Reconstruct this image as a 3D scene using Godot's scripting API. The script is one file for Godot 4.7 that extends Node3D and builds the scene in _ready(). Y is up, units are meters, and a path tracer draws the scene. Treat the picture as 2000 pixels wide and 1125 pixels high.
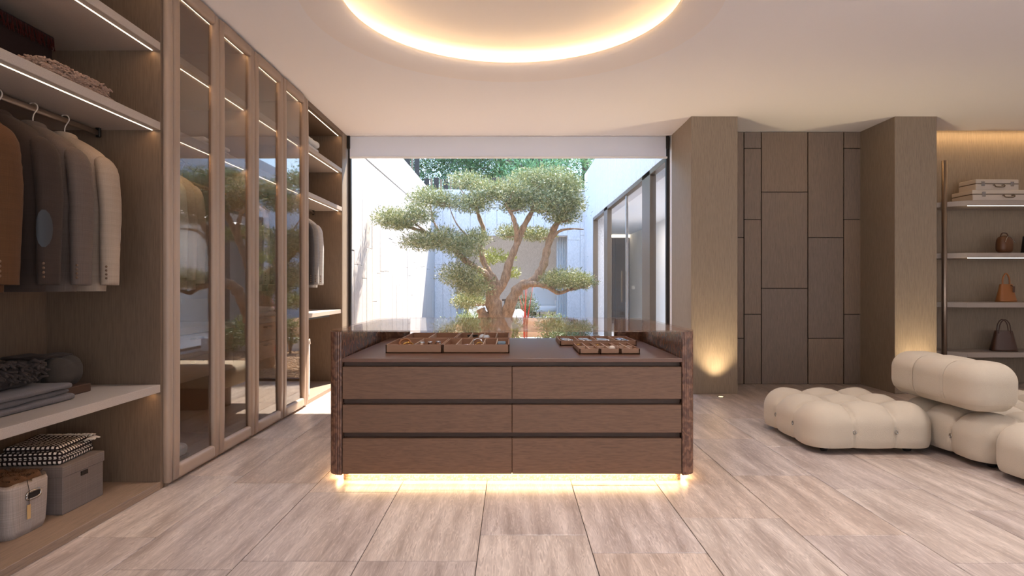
extends Node3D
# Walk-in dressing room with a courtyard. d is the distance in front of the camera (z = -d).

const H := 3.03            # ceiling height
const EYE := 1.17
const F := 1200.0          # focal length in pixels of the 2000 x 1125 frame
const WX := -2.03          # front plane of the wardrobes
const WB := -2.69          # back of the wardrobes
# lamp strengths and leaf density
const COVE := 0.010
const UP := 1.25
const NICHE := 0.5
const LED := 0.045
const ISLE := 0.23
const DOWN := 1.85
const OLIVE := 16.0

var used := {}
var xf := Transform3D()
var M := {}
var rng := RandomNumberGenerator.new()

func V(x: float, y: float, d: float) -> Vector3:
	return Vector3(x, y, -d)

func at(px: float, py: float, d: float) -> Vector3:   # the point at distance d that the photograph shows at a pixel
	return Vector3((px - 1000.0) * d / F, EYE + (560.0 - py) * d / F, -d)

# ---------------------------------------------------------------- naming
func numbered(n: String) -> String:
	if not used.has(n):
		used[n] = 0
		return n
	used[n] += 1
	return "%s_%03d" % [n, used[n]]

func tag(o: Node3D, label: String, category: String, group := "") -> Node3D:
	o.set_meta("label", label)
	o.set_meta("category", category)
	if group:
		o.set_meta("group", group)
	return o

func thing(n: String, label: String, category: String, pos := Vector3.ZERO, turn := 0.0, group := "") -> Node3D:
	var o := Node3D.new()
	o.name = numbered(n)
	add_child(o, true)
	o.position = pos
	o.rotation.y = turn
	return tag(o, label, category, group)

func frame(n: String, label := "") -> Node3D:         # a piece of the setting with children
	var o := Node3D.new()
	o.name = numbered(n)
	add_child(o, true)
	o.set_meta("kind", "structure")
	if label:
		o.set_meta("label", label)
	return o

func put(n: String, st: SurfaceTool, mat: Material, parent: Node3D = null) -> MeshInstance3D:
	st.generate_normals()
	return place(n, st.commit(), mat, parent)

func place(n: String, mesh: Mesh, mat: Material, parent: Node3D = null) -> MeshInstance3D:
	var o := MeshInstance3D.new()
	o.name = n if parent else numbered(n)
	o.mesh = mesh
	o.material_override = mat
	(parent if parent else self).add_child(o, true)
	return o

func struct(n: String, st: SurfaceTool, mat: Material, label := "") -> MeshInstance3D:
	var o := put(n, st, mat)
	o.set_meta("kind", "structure")
	if label:
		o.set_meta("label", label)
	return o

func again(src: Node3D, label: String, pos: Vector3, turn := 0.0, group := "") -> Node3D:
	var r: Node3D = src.duplicate()
	r.name = numbered(String(src.name).rstrip("0123456789").trim_suffix("_"))
	add_child(r, true)
	r.position = pos
	r.rotation.y = turn
	r.set_meta("label", label)
	if group:
		r.set_meta("group", group)
	return r

# ---------------------------------------------------------------- shapes
func ST() -> SurfaceTool:
	var s := SurfaceTool.new()
	s.begin(Mesh.PRIMITIVE_TRIANGLES)
	s.set_smooth_group(-1)
	return s

func poly(st: SurfaceTool, p: Array, out: Vector3) -> void:
	var n: Vector3 = (p[1] - p[0]).cross(p[2] - p[0])
	if n.length() < 1e-12 and p.size() > 3:
		n = (p[2] - p[0]).cross(p[3] - p[0])
	var flip := n.dot(out) > 0
	for i in range(1, p.size() - 1):
		st.add_vertex(xf * p[0])
		st.add_vertex(xf * (p[i + 1] if flip else p[i]))
		st.add_vertex(xf * (p[i] if flip else p[i + 1]))

func box(st: SurfaceTool, c: Vector3, s: Vector3, b := 0.0) -> void:
	var h := s / 2
	st.set_smooth_group(-1)
	if b <= 0.0:
		for a in 3:
			for g in [-1.0, 1.0]:
				var n := Vector3.ZERO
				n[a] = g
				var u := Vector3.ZERO
				u[(a + 1) % 3] = 1
				var w := Vector3.ZERO
				w[(a + 2) % 3] = 1
				poly(st, [c + (n + u + w) * h, c + (n + u - w) * h, c + (n - u - w) * h, c + (n - u + w) * h], n)
		return
	b = minf(b, minf(h.x, minf(h.y, h.z)) * 0.98)
	var vert := func(sg: Vector3, a: int) -> Vector3:   # the corner sg as seen on the face across axis a
		var q := sg * h
		for k in 3:
			if k != a:
				q[k] -= sg[k] * b
		return c + q
	for a in 3:
		var i := (a + 1) % 3
		var j := (a + 2) % 3
		for g in [-1.0, 1.0]:
			var pts := []
			for e in [[1, 1], [1, -1], [-1, -1], [-1, 1]]:
				var sg := Vector3.ZERO
				sg[a] = g
				sg[i] = e[0]
				sg[j] = e[1]
				pts.append(vert.call(sg, a))
			var n := Vector3.ZERO
			n[a] = g
			poly(st, pts, n)
			for g2 in [-1.0, 1.0]:                      # the edge between faces a (g) and i (g2)
				var s1 := Vector3.ZERO
				s1[a] = g
				s1[i] = g2
				s1[j] = 1
				var s2 := s1
				s2[j] = -1
				var o := Vector3.ZERO
				o[a] = g
				o[i] = g2
				poly(st, [vert.call(s1, a), vert.call(s2, a), vert.call(s2, i), vert.call(s1, i)], o)
	for x in [-1.0, 1.0]:
		for y in [-1.0, 1.0]:
			for z in [-1.0, 1.0]:
				var sg := Vector3(x, y, z)
				poly(st, [vert.call(sg, 0), vert.call(sg, 1), vert.call(sg, 2)], sg)

func slab(st: SurfaceTool, x0: float, x1: float, y0: float, y1: float, d0: float, d1: float, b := 0.0) -> void:
	box(st, V((x0 + x1) / 2, (y0 + y1) / 2, (d0 + d1) / 2), Vector3(absf(x1 - x0), absf(y1 - y0), absf(d1 - d0)), b)

func grid(st: SurfaceTool, nu: int, nv: int, f: Callable, group := 1, flip := false) -> void:
	var p := []
	for j in nv + 1:
		for i in nu + 1:
			p.append(xf * f.call(float(i) / nu, float(j) / nv))
	st.set_smooth_group(group)
	var w := nu + 1
	for j in nv:
		for i in nu:
			var a := j * w + i
			var q := [a, a + 1, a + w + 1, a, a + w + 1, a + w]
			if flip:
				q.reverse()
			for k in q:
				st.add_vertex(p[k])

func tube(st: SurfaceTool, pts: Array, rad: Array, seg := 8, squash := Vector2.ONE, group := 1) -> void:
	var rings := []
	var t0: Vector3 = (pts[1] - pts[0]).normalized()
	var u := t0.cross(Vector3.UP)
	if u.length() < 0.05:
		u = Vector3.RIGHT
	u = (u - t0 * u.dot(t0)).normalized()
	for i in pts.size():
		var t: Vector3 = (pts[mini(i + 1, pts.size() - 1)] - pts[maxi(i - 1, 0)]).normalized()
		u = (u - t * u.dot(t)).normalized()
		var v := t.cross(u)
		var ring := []
		for k in seg:
			var an := TAU * k / seg
			ring.append(pts[i] + (u * cos(an) * squash.x + v * sin(an) * squash.y) * float(rad[mini(i, rad.size() - 1)]))
		rings.append(ring)
	st.set_smooth_group(group)
	for i in rings.size() - 1:
		for k in seg:
			var k2 := (k + 1) % seg
			for q in [rings[i][k], rings[i][k2], rings[i + 1][k2], rings[i][k], rings[i + 1][k2], rings[i + 1][k]]:
				st.add_vertex(xf * q)
	for e in [0, rings.size() - 1]:
		var mid: Vector3 = pts[e]
		for k in seg:
			var tri := [mid, rings[e][k], rings[e][(k + 1) % seg]]
			if e == 0:
				tri.reverse()
			for q in tri:
				st.add_vertex(xf * q)

func spline(pts: Array, n := 4) -> Array:               # Catmull-Rom through the points
	var out := []
	for i in pts.size() - 1:
		var a = pts[maxi(i - 1, 0)]
		var b = pts[i]
		var c = pts[i + 1]
		var e = pts[mini(i + 2, pts.size() - 1)]
		for k in n:
			var t := float(k) / n
			out.append(0.5 * (2.0 * b + (c - a) * t + (2.0 * a - 5.0 * b + 4.0 * c - e) * t * t + (3.0 * b - a - 3.0 * c + e) * t * t * t))
	out.append(pts[-1])
	return out

func lathe(st: SurfaceTool, c: Vector3, prof: Array, seg := 32, group := 1) -> void:
	grid(st, seg, prof.size() - 1, func(u: float, v: float):
		var q: Vector2 = prof[roundi(v * (prof.size() - 1))]
		return c + Vector3(cos(u * TAU) * q.x, q.y, sin(u * TAU) * q.x), group, true)

func ball(st: SurfaceTool, c: Vector3, r: Vector3, n := 8) -> void:
	grid(st, n * 2, n, func(u: float, v: float): return c + Vector3(cos(u * TAU) * sin(v * PI), cos(v * PI), sin(u * TAU) * sin(v * PI)) * r, 1)

func prism(st: SurfaceTool, plan: PackedVector2Array, y0: float, y1: float, smooth := false, b := 0.0) -> void:   # plan in (x, d)
	var tri := Geometry2D.triangulate_polygon(plan)
	var inner := plan
	if b > 0:
		var off := Geometry2D.offset_polygon(plan, -b)
		if off.size() == 1 and off[0].size() == plan.size():
			inner = off[0]
	st.set_smooth_group(-1)
	for i in range(0, tri.size(), 3):
		for e in [[y1, Vector3.UP], [y0, Vector3.DOWN]]:
			poly(st, [V(plan[tri[i]].x, e[0], plan[tri[i]].y), V(plan[tri[i + 1]].x, e[0], plan[tri[i + 1]].y), V(plan[tri[i + 2]].x, e[0], plan[tri[i + 2]].y)], e[1])
	var cw := Geometry2D.is_polygon_clockwise(plan)
	st.set_smooth_group(2 if smooth else -1)
	for i in plan.size():
		var a := plan[i]
		var c := plan[(i + 1) % plan.size()]
		var n := Vector2(c.y - a.y, a.x - c.x) * (-1.0 if cw else 1.0)
		poly(st, [V(a.x, y0, a.y), V(c.x, y0, c.y), V(c.x, y1, c.y), V(a.x, y1, a.y)], Vector3(n.x, 0, -n.y))

func soft(st: SurfaceTool, c: Vector3, s: Vector3, r: float, n: int, disp = null, low := -99.0) -> void:   # a box rounded by r, pushed along its normal by disp(point, normal)
	var h := s / 2
	r = minf(r, minf(h.x, minf(h.y, h.z)))
	for a in 3:
		var i := (a + 1) % 3
		var j := (a + 2) % 3
		for g in [-1.0, 1.0]:
			grid(st, n, n, func(u: float, v: float):
				var q := Vector3.ZERO
				q[a] = h[a] * g
				q[i] = _ease(u) * h[i]
				q[j] = _ease(v) * h[j]
				var inn := q.clamp(-h + Vector3.ONE * r, h - Vector3.ONE * r)
				var nn := (q - inn).normalized()
				if r <= 0.0:
					nn = Vector3.ZERO
					nn[a] = g
				var p := inn + nn * r
				if disp != null:
					p += nn * float(disp.call(p, nn))
				p.y = maxf(p.y, low)
				return c + p, 1, g > 0)

func _ease(u: float) -> float:
	var t := u * 2 - 1
	return t * 0.55 + sin(t * PI / 2) * 0.45

func arc(c: Vector2, r: float, a0: float, a1: float, n: int) -> PackedVector2Array:
	var out := PackedVector2Array()
	for i in n + 1:
		var a := deg_to_rad(lerpf(a0, a1, float(i) / n))
		out.append(c + Vector2(cos(a), sin(a)) * r)
	return out

func rrect(x0: float, x1: float, d0: float, d1: float, rf: float, rb: float, n := 8) -> PackedVector2Array:
	var o := PackedVector2Array()
	o.append_array(arc(Vector2(x1 - rf, d0 + rf), rf, -90, 0, n))
	o.append_array(arc(Vector2(x1 - rb, d1 - rb), rb, 0, 90, n))
	o.append_array(arc(Vector2(x0 + rb, d1 - rb), rb, 90, 180, n))
	o.append_array(arc(Vector2(x0 + rf, d0 + rf), rf, 180, 270, n))
	return o

# ---------------------------------------------------------------- materials
func mat(key: String, c: Color, rough := 0.6, metal := 0.0) -> StandardMaterial3D:
	if M.has(key):
		return M[key]
	var m := StandardMaterial3D.new()
	m.resource_name = key
	m.albedo_color = c
	m.roughness = rough
	m.metallic = metal
	M[key] = m
	return m

func rgb(r: float, g: float, b: float) -> Color:
	return Color(r / 255.0, g / 255.0, b / 255.0)

func nz(sd: int, freq: float, oct := 4, w := 512, type := FastNoiseLite.TYPE_SIMPLEX_SMOOTH, warp := 0.0) -> PackedByteArray:
	var n := FastNoiseLite.new()
	n.seed = sd
	n.noise_type = type
	n.frequency = freq
	n.fractal_octaves = oct
	if type == FastNoiseLite.TYPE_CELLULAR:
		n.fractal_type = FastNoiseLite.FRACTAL_NONE
	if warp > 0:
		n.domain_warp_enabled = true
		n.domain_warp_amplitude = warp
		n.domain_warp_frequency = freq * 0.8
	var im := n.get_seamless_image(w, w)
	im.convert(Image.FORMAT_L8)
	return im.get_data()

func tex(a: PackedByteArray, b: PackedByteArray, w: int, f: Callable) -> ImageTexture:
	var d := PackedByteArray()
	d.resize(w * w * 3)
	for i in w * w:
		var c: Color = f.call(a[i] / 255.0, b[i] / 255.0)
		d[i * 3] = clampi(int(c.r * 255), 0, 255)
		d[i * 3 + 1] = clampi(int(c.g * 255), 0, 255)
		d[i * 3 + 2] = clampi(int(c.b * 255), 0, 255)
	return ImageTexture.create_from_image(Image.create_from_data(w, w, false, Image.FORMAT_RGB8, d))

func tri(m: StandardMaterial3D, t: Texture2D, s: Vector3, world := true) -> StandardMaterial3D:
	m.albedo_texture = t
	m.uv1_triplanar = true
	m.uv1_world_triplanar = world
	m.uv1_triplanar_sharpness = 8.0
	m.uv1_scale = s
	return m

func bump(m: StandardMaterial3D, t: Texture2D, s: float, world_scale := Vector3.ZERO) -> StandardMaterial3D:
	m.heightmap_enabled = true
	m.heightmap_texture = t
	m.heightmap_scale = s
	if world_scale != Vector3.ZERO:
		m.uv1_triplanar = true
		m.uv1_world_triplanar = false
		m.uv1_scale = world_scale
	return m

func glow(key: String, c: Color, e: float) -> StandardMaterial3D:
	var m := mat(key, Color(0.9, 0.9, 0.9), 0.5)
	m.emission_enabled = true
	m.emission = c
	m.emission_energy_multiplier = e
	return m

func pane(key: String, c: Color, a: float, rough := 0.02) -> StandardMaterial3D:
	var m := mat(key, Color(c.r, c.g, c.b, a), rough)
	m.transparency = BaseMaterial3D.TRANSPARENCY_ALPHA
	return m

func materials() -> void:
	var a := nz(11, 0.018, 5)
	var b := nz(12, 0.07, 3)
	var grain := tex(a, b, 512, func(p: float, q: float):
		var streak := pow(absf(sin(p * 21.0)), 0.7)
		var v := 0.82 + 0.11 * streak + 0.16 * (q - 0.5) - 0.07 * smoothstep(0.66, 0.85, q)
		return Color(v, v * 0.985, v * 0.965))
	var up := Vector3(2.8, 0.10, 2.8)
	tri(mat("oak_wall", rgb(162, 146, 129), 0.55), grain, up)
	tri(mat("oak_panel", rgb(146, 128, 113), 0.5), grain, Vector3(2.5, 0.09, 2.5))
	tri(mat("oak_panel_warm", rgb(150, 130, 113), 0.5), grain, Vector3(2.7, 0.1, 2.7))
	tri(mat("oak_panel_cool", rgb(142, 126, 114), 0.5), grain, Vector3(2.3, 0.11, 2.3))
	tri(mat("oak_wardrobe", rgb(124, 104, 87), 0.55), grain, up)
	tri(mat("oak_base", rgb(158, 134, 116), 0.5), grain, Vector3(2.6, 2.6, 0.1))
	tri(mat("walnut", rgb(128, 95, 73), 0.45), grain, Vector3(0.16, 1.7, 1.7))
	tri(mat("walnut_dark", rgb(88, 62, 48), 0.5), grain, Vector3(0.12, 2.8, 2.8))
	var fine := tex(nz(21, 0.2, 2), b, 512, func(p: float, q: float): return Color.from_hsv(0.06, 0.03, 0.86 + 0.14 * p + 0.05 * (q - 0.5)))
	tri(mat("greige", rgb(192, 181, 171), 0.5), fine, Vector3(3, 3, 3))
	tri(mat("door_frame", rgb(176, 155, 138), 0.45), fine, Vector3(3, 40, 3))
	tri(mat("worktop", rgb(116, 82, 64), 0.35), fine, Vector3(4, 4, 4))
	tri(mat("tray", rgb(178, 138, 110), 0.6), fine, Vector3(6, 6, 6))
	mat("tray_edge", rgb(206, 176, 152), 0.5)
	# travertine: contour lines of a warped noise, drawn out along the tile
	var t1 := nz(31, 0.007, 4, 1024, FastNoiseLite.TYPE_SIMPLEX_SMOOTH, 30.0)
	var t2 := nz(32, 0.03, 5, 1024)
	var trav := tex(t1, t2, 1024, func(p: float, q: float):
		var band := sin(p * 70.0) * 0.5 + 0.5
		var v := 0.62 + 0.7 * (p - 0.5) + 0.16 * (band - 0.5) + 0.32 * (q - 0.5)
		v -= 0.30 * smoothstep(0.60, 0.72, q) * smoothstep(0.3, 0.55, p)
		v += 0.2 * pow(band, 5.0) * smoothstep(0.5, 0.65, q)
		return Color(0.58, 0.53, 0.50).lerp(Color(0.93, 0.895, 0.865), clampf(v, 0, 1)))
	var tv := mat("travertine", rgb(238, 229, 222), 0.3)
	tv.albedo_texture = trav
	tv.uv1_scale = Vector3.ONE
	for k in [["travertine_warm", 236, 223, 213], ["travertine_grey", 229, 220, 216]]:
		mat(k[0], rgb(k[1], k[2], k[3]), 0.3).albedo_texture = trav
	mat("grout", rgb(70, 60, 55), 0.9)
	tri(mat("stone_wall", rgb(214, 211, 208), 0.8), tex(t1, t2, 1024, func(p: float, q: float):
		var v := 0.90 + 0.05 * (q - 0.5) + 0.05 * sin(p * 55.0) - 0.06 * smoothstep(0.62, 0.8, q)
		return Color(v * 0.98, v * 0.97, v * 0.965)), Vector3(1.3, 0.16, 1.3))
	tri(mat("stone_cool", rgb(238, 238, 240), 0.8), M["stone_wall"].albedo_texture, Vector3(1.1, 0.18, 1.1))
	tri(mat("marble", rgb(146, 116, 100), 0.25), tex(t1, t2, 1024, func(p: float, q: float):
		var v := 0.30 + 0.5 * (q - 0.5) + 0.6 * pow(absf(sin(p * 11.0)), 3.0)
		return Color(0.56, 0.49, 0.46).lerp(Color(0.95, 0.86, 0.79), clampf(v, 0, 1))), Vector3(0.8, 0.6, 0.8))
	tri(mat("onyx", rgb(236, 222, 204), 0.3), M["marble"].albedo_texture, Vector3(2, 2, 2))
	mat("plaster", rgb(244, 240, 239), 0.85)
	mat("cove_white", rgb(244, 236, 230), 0.85)
	mat("white_paint", rgb(240, 240, 240), 0.7)
	mat("blind", rgb(238, 240, 246), 0.8).backlight_enabled = true
	M["blind"].backlight = Color(0.6, 0.62, 0.66)
	mat("black_metal", rgb(40, 36, 34), 0.4, 0.4)
	mat("bronze", rgb(112, 96, 80), 0.4, 0.5)
	mat("steel", rgb(170, 165, 160), 0.25, 0.9)
	mat("rail", rgb(150, 132, 118), 0.3, 0.8)
	mat("shadow_gap", rgb(34, 24, 18), 0.8)
	pane("clear_glass", Color(0.8, 0.85, 0.85), 0.02).metallic_specular = 0.12
	pane("bronze_glass", Color(0.34, 0.24, 0.16), 0.3)
	pane("top_glass", Color(0.5, 0.34, 0.22), 0.3).metallic_specular = 0.25
	# cloth
	var cell := tex(nz(41, 0.13, 1, 256, FastNoiseLite.TYPE_CELLULAR), nz(42, 0.05, 3, 256), 256, func(p: float, q: float): return Color(p, p, p) * (0.75 + 0.5 * q))
	var thread := RandomNumberGenerator.new()
	thread.seed = 5
	var warp := []
	var weft := []
	for i in 256:
		warp.append(thread.randf())
		weft.append(thread.randf())
	var lin := PackedByteArray()
	lin.resize(256 * 256 * 3)
	for i in 256 * 256:
		var v := int(255 * (0.66 + 0.17 * warp[i % 256] + 0.17 * weft[i / 256]) * (0.94 + 0.06 * thread.randf()))
		for k in 3:
			lin[i * 3 + k] = v
	M["linen"] = ImageTexture.create_from_image(Image.create_from_data(256, 256, false, Image.FORMAT_RGB8, lin))
	var weave := tex(nz(43, 0.25, 1, 256), nz(44, 0.02, 3, 256), 256, func(p: float, q: float): return Color(1, 1, 1) * (0.55 + 0.35 * p + 0.1 * q))
	M["cell"] = cell
	M["weave"] = weave
	cloth("boucle", rgb(194, 180, 161), cell, 0.14, 8.0)
	for k in [["cream_wool", 180, 160, 142], ["grey_wool", 112, 98, 90], ["dark_wool", 70, 58, 52], ["tan_cord", 98, 68, 46], ["white_linen", 232, 222, 210], ["oat_linen", 205, 190, 174], ["grey_trouser", 92, 84, 82],
			["pale_grey_wool", 190, 186, 184], ["mid_grey_wool", 140, 136, 135], ["charcoal_wool", 70, 66, 66], ["brown_wool", 120, 88, 64], ["box_cloth", 128, 116, 110], ["basket_linen", 176, 162, 154],
			["blanket_grey", 122, 114, 112], ["chunky_dark", 70, 60, 56], ["canvas_dark", 78, 70, 64], ["white_cotton", 240, 236, 230], ["white_yarn", 226, 216, 206], ["black_yarn", 34, 28, 28], ["fur_brown", 104, 74, 52], ["shell_yarn", 186, 156, 138], ["red_yarn", 64, 22, 20], ["dark_case", 36, 24, 24]]:
		cloth(k[0], rgb(k[1], k[2], k[3]), M["linen"], 0.1, 8.0 if String(k[0]).begins_with("b") else 15.0)
		M[k[0]].albedo_texture = M["linen"]
		M[k[0]].albedo_color = rgb(minf(255, k[1] * 1.12), minf(255, k[2] * 1.12), minf(255, k[3] * 1.12))
	mat("patch", rgb(50, 52, 56), 0.6)
	mat("hanger", rgb(222, 206, 194), 0.4)
	mat("hanger_dark", rgb(112, 84, 62), 0.5)
	mat("tag_paper", rgb(196, 160, 108), 0.8)
	for k in [["leather_brown", 104, 66, 40], ["leather_tan", 158, 100, 54], ["leather_dark", 78, 50, 36], ["leather_black", 26, 22, 22]]:
		mat(k[0], rgb(k[1], k[2], k[3]), 0.42)
	mat("case_skin", rgb(206, 192, 178), 0.5)
	# garden
	tri(mat("bark", rgb(196, 172, 150), 0.9), tex(a, b, 512, func(p: float, q: float): return Color(1, 0.96, 0.93) * (0.66 + 0.3 * p + 0.2 * (q - 0.5))), Vector3(2.2, 0.9, 2.2))
	tri(mat("pine_bark", rgb(150, 140, 132), 0.9), M["bark"].albedo_texture, Vector3(2, 0.8, 2))
	bump(M["bark"], M["bark"].albedo_texture, 1.5)
	tri(mat("gravel_bed", rgb(170, 140, 112), 0.95), tex(nz(51, 0.1, 2), nz(52, 0.02, 3), 512, func(p: float, q: float): return Color(1, 0.97, 0.94) * (0.4 + 0.5 * p + 0.25 * q)), Vector3(1.5, 1.5, 1.5))
	mat("boulder", rgb(236, 234, 232), 0.9)
	mat("paving", rgb(226, 222, 216), 0.8)
	mat("soil", rgb(128, 92, 62), 0.95)
	for k in ["leaf_olive", "leaf_bush", "leaf_wood"]:
		var m := mat(k, Color.WHITE, 0.55)
		m.vertex_color_use_as_albedo = true
		m.cull_mode = BaseMaterial3D.CULL_DISABLED
		m.backlight_enabled = true
		m.backlight = Color(0.4, 0.42, 0.28)
	mat("red_stem", rgb(190, 60, 40), 0.6)
	glow("led", Color(1.0, 0.92, 0.8), 3.5)
	glow("led_warm", Color(1.0, 0.86, 0.64), 2.5)
	glow("cove_led", Color(1.0, 0.86, 0.64), 9.0)
	glow("lens", Color(1.0, 0.86, 0.6), 6.0)

func cloth(key: String, c: Color, relief: Texture2D, depth: float, s: float) -> void:
	var m := mat(key, c, 0.95)
	m.metallic_specular = 0.25
	m.rim_enabled = true
	m.rim = 0.35
	m.rim_tint = 0.6
	bump(m, relief, depth, Vector3(s, s, s))

# ---------------------------------------------------------------- lights
func area(n: String, pos: Vector3, size: Vector2, basis3: Basis, c: Color, e: float) -> void:
	var l := AreaLight3D.new()
	l.name = numbered(n)
	l.area_size = size
	l.light_color = c
	l.light_energy = e
	l.area_range = 15.0
	l.shadow_enabled = true
	l.transform = Transform3D(basis3, pos)
	add_child(l, true)

const DOWN_D := Basis(Vector3(0, 0, 1), Vector3(1, 0, 0), Vector3(0, 1, 0))    # faces down, its length runs along d
const DOWN_X := Basis(Vector3(1, 0, 0), Vector3(0, 0, -1), Vector3(0, 1, 0))   # faces down, its length runs along x

func omni(n: String, pos: Vector3, c: Color, e: float, size := 0.03) -> void:
	var l := OmniLight3D.new()
	l.name = numbered(n)
	l.light_color = c
	l.light_energy = e
	l.light_size = size
	l.omni_range = 15.0
	l.omni_attenuation = 2.0
	l.shadow_enabled = true
	l.position = pos
	add_child(l, true)

# ================================================================ the scene
func _ready() -> void:
	rng.seed = 7
	# camera: level, one-point perspective, horizon a touch above the middle
	var cam := Camera3D.new()
	cam.name = "camera"
	cam.position = Vector3(0, EYE, 0)
	cam.projection = Camera3D.PROJECTION_FRUSTUM
	cam.near = 0.05
	cam.far = 200.0
	cam.size = 2.0 * 0.05 * 562.5 / F
	cam.frustum_offset = Vector2(0, -0.05 * 2.5 / F)
	add_child(cam, true)
	cam.current = true
	# sky, exposure
	var we := WorldEnvironment.new()
	we.name = "environment"
	var env := Environment.new()
	env.background_mode = Environment.BG_SKY
	var sky := Sky.new()
	var ps := ProceduralSkyMaterial.new()
	ps.sky_top_color = rgb(124, 164, 214)
	ps.sky_horizon_color = rgb(200, 222, 238)
	ps.sky_curve = 0.22
	ps.ground_horizon_color = rgb(190, 196, 200)
	ps.ground_bottom_color = rgb(150, 146, 140)
	ps.sky_energy_multiplier = 1.9
	ps.ground_energy_multiplier = 0.8
	sky.sky_material = ps
	env.sky = sky
	env.tonemap_mode = Environment.TONE_MAPPER_LINEAR
	env.tonemap_exposure = 1.42
	env.sdfgi_enabled = true
	env.ssao_enabled = true
	env.ssil_enabled = true
	we.environment = env
	add_child(we, true)
	# sun: beyond the courtyard, a little to the right
	var sun := DirectionalLight3D.new()
	sun.name = "sun"
	sun.light_color = Color(1.0, 0.95, 0.88)
	sun.light_energy = 5.2
	sun.light_angular_distance = 0.6
	sun.sky_mode = DirectionalLight3D.SKY_MODE_LIGHT_ONLY
	sun.shadow_enabled = true
	sun.basis = Basis.looking_at(Vector3(-0.27, -1.0, 0.70), Vector3.UP)
	add_child(sun, true)

	materials()
	room()
	courtyard()
	wardrobes()
	island()
	seating()
	niche()
	clothes()
	garden()
	jewellery()

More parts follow.
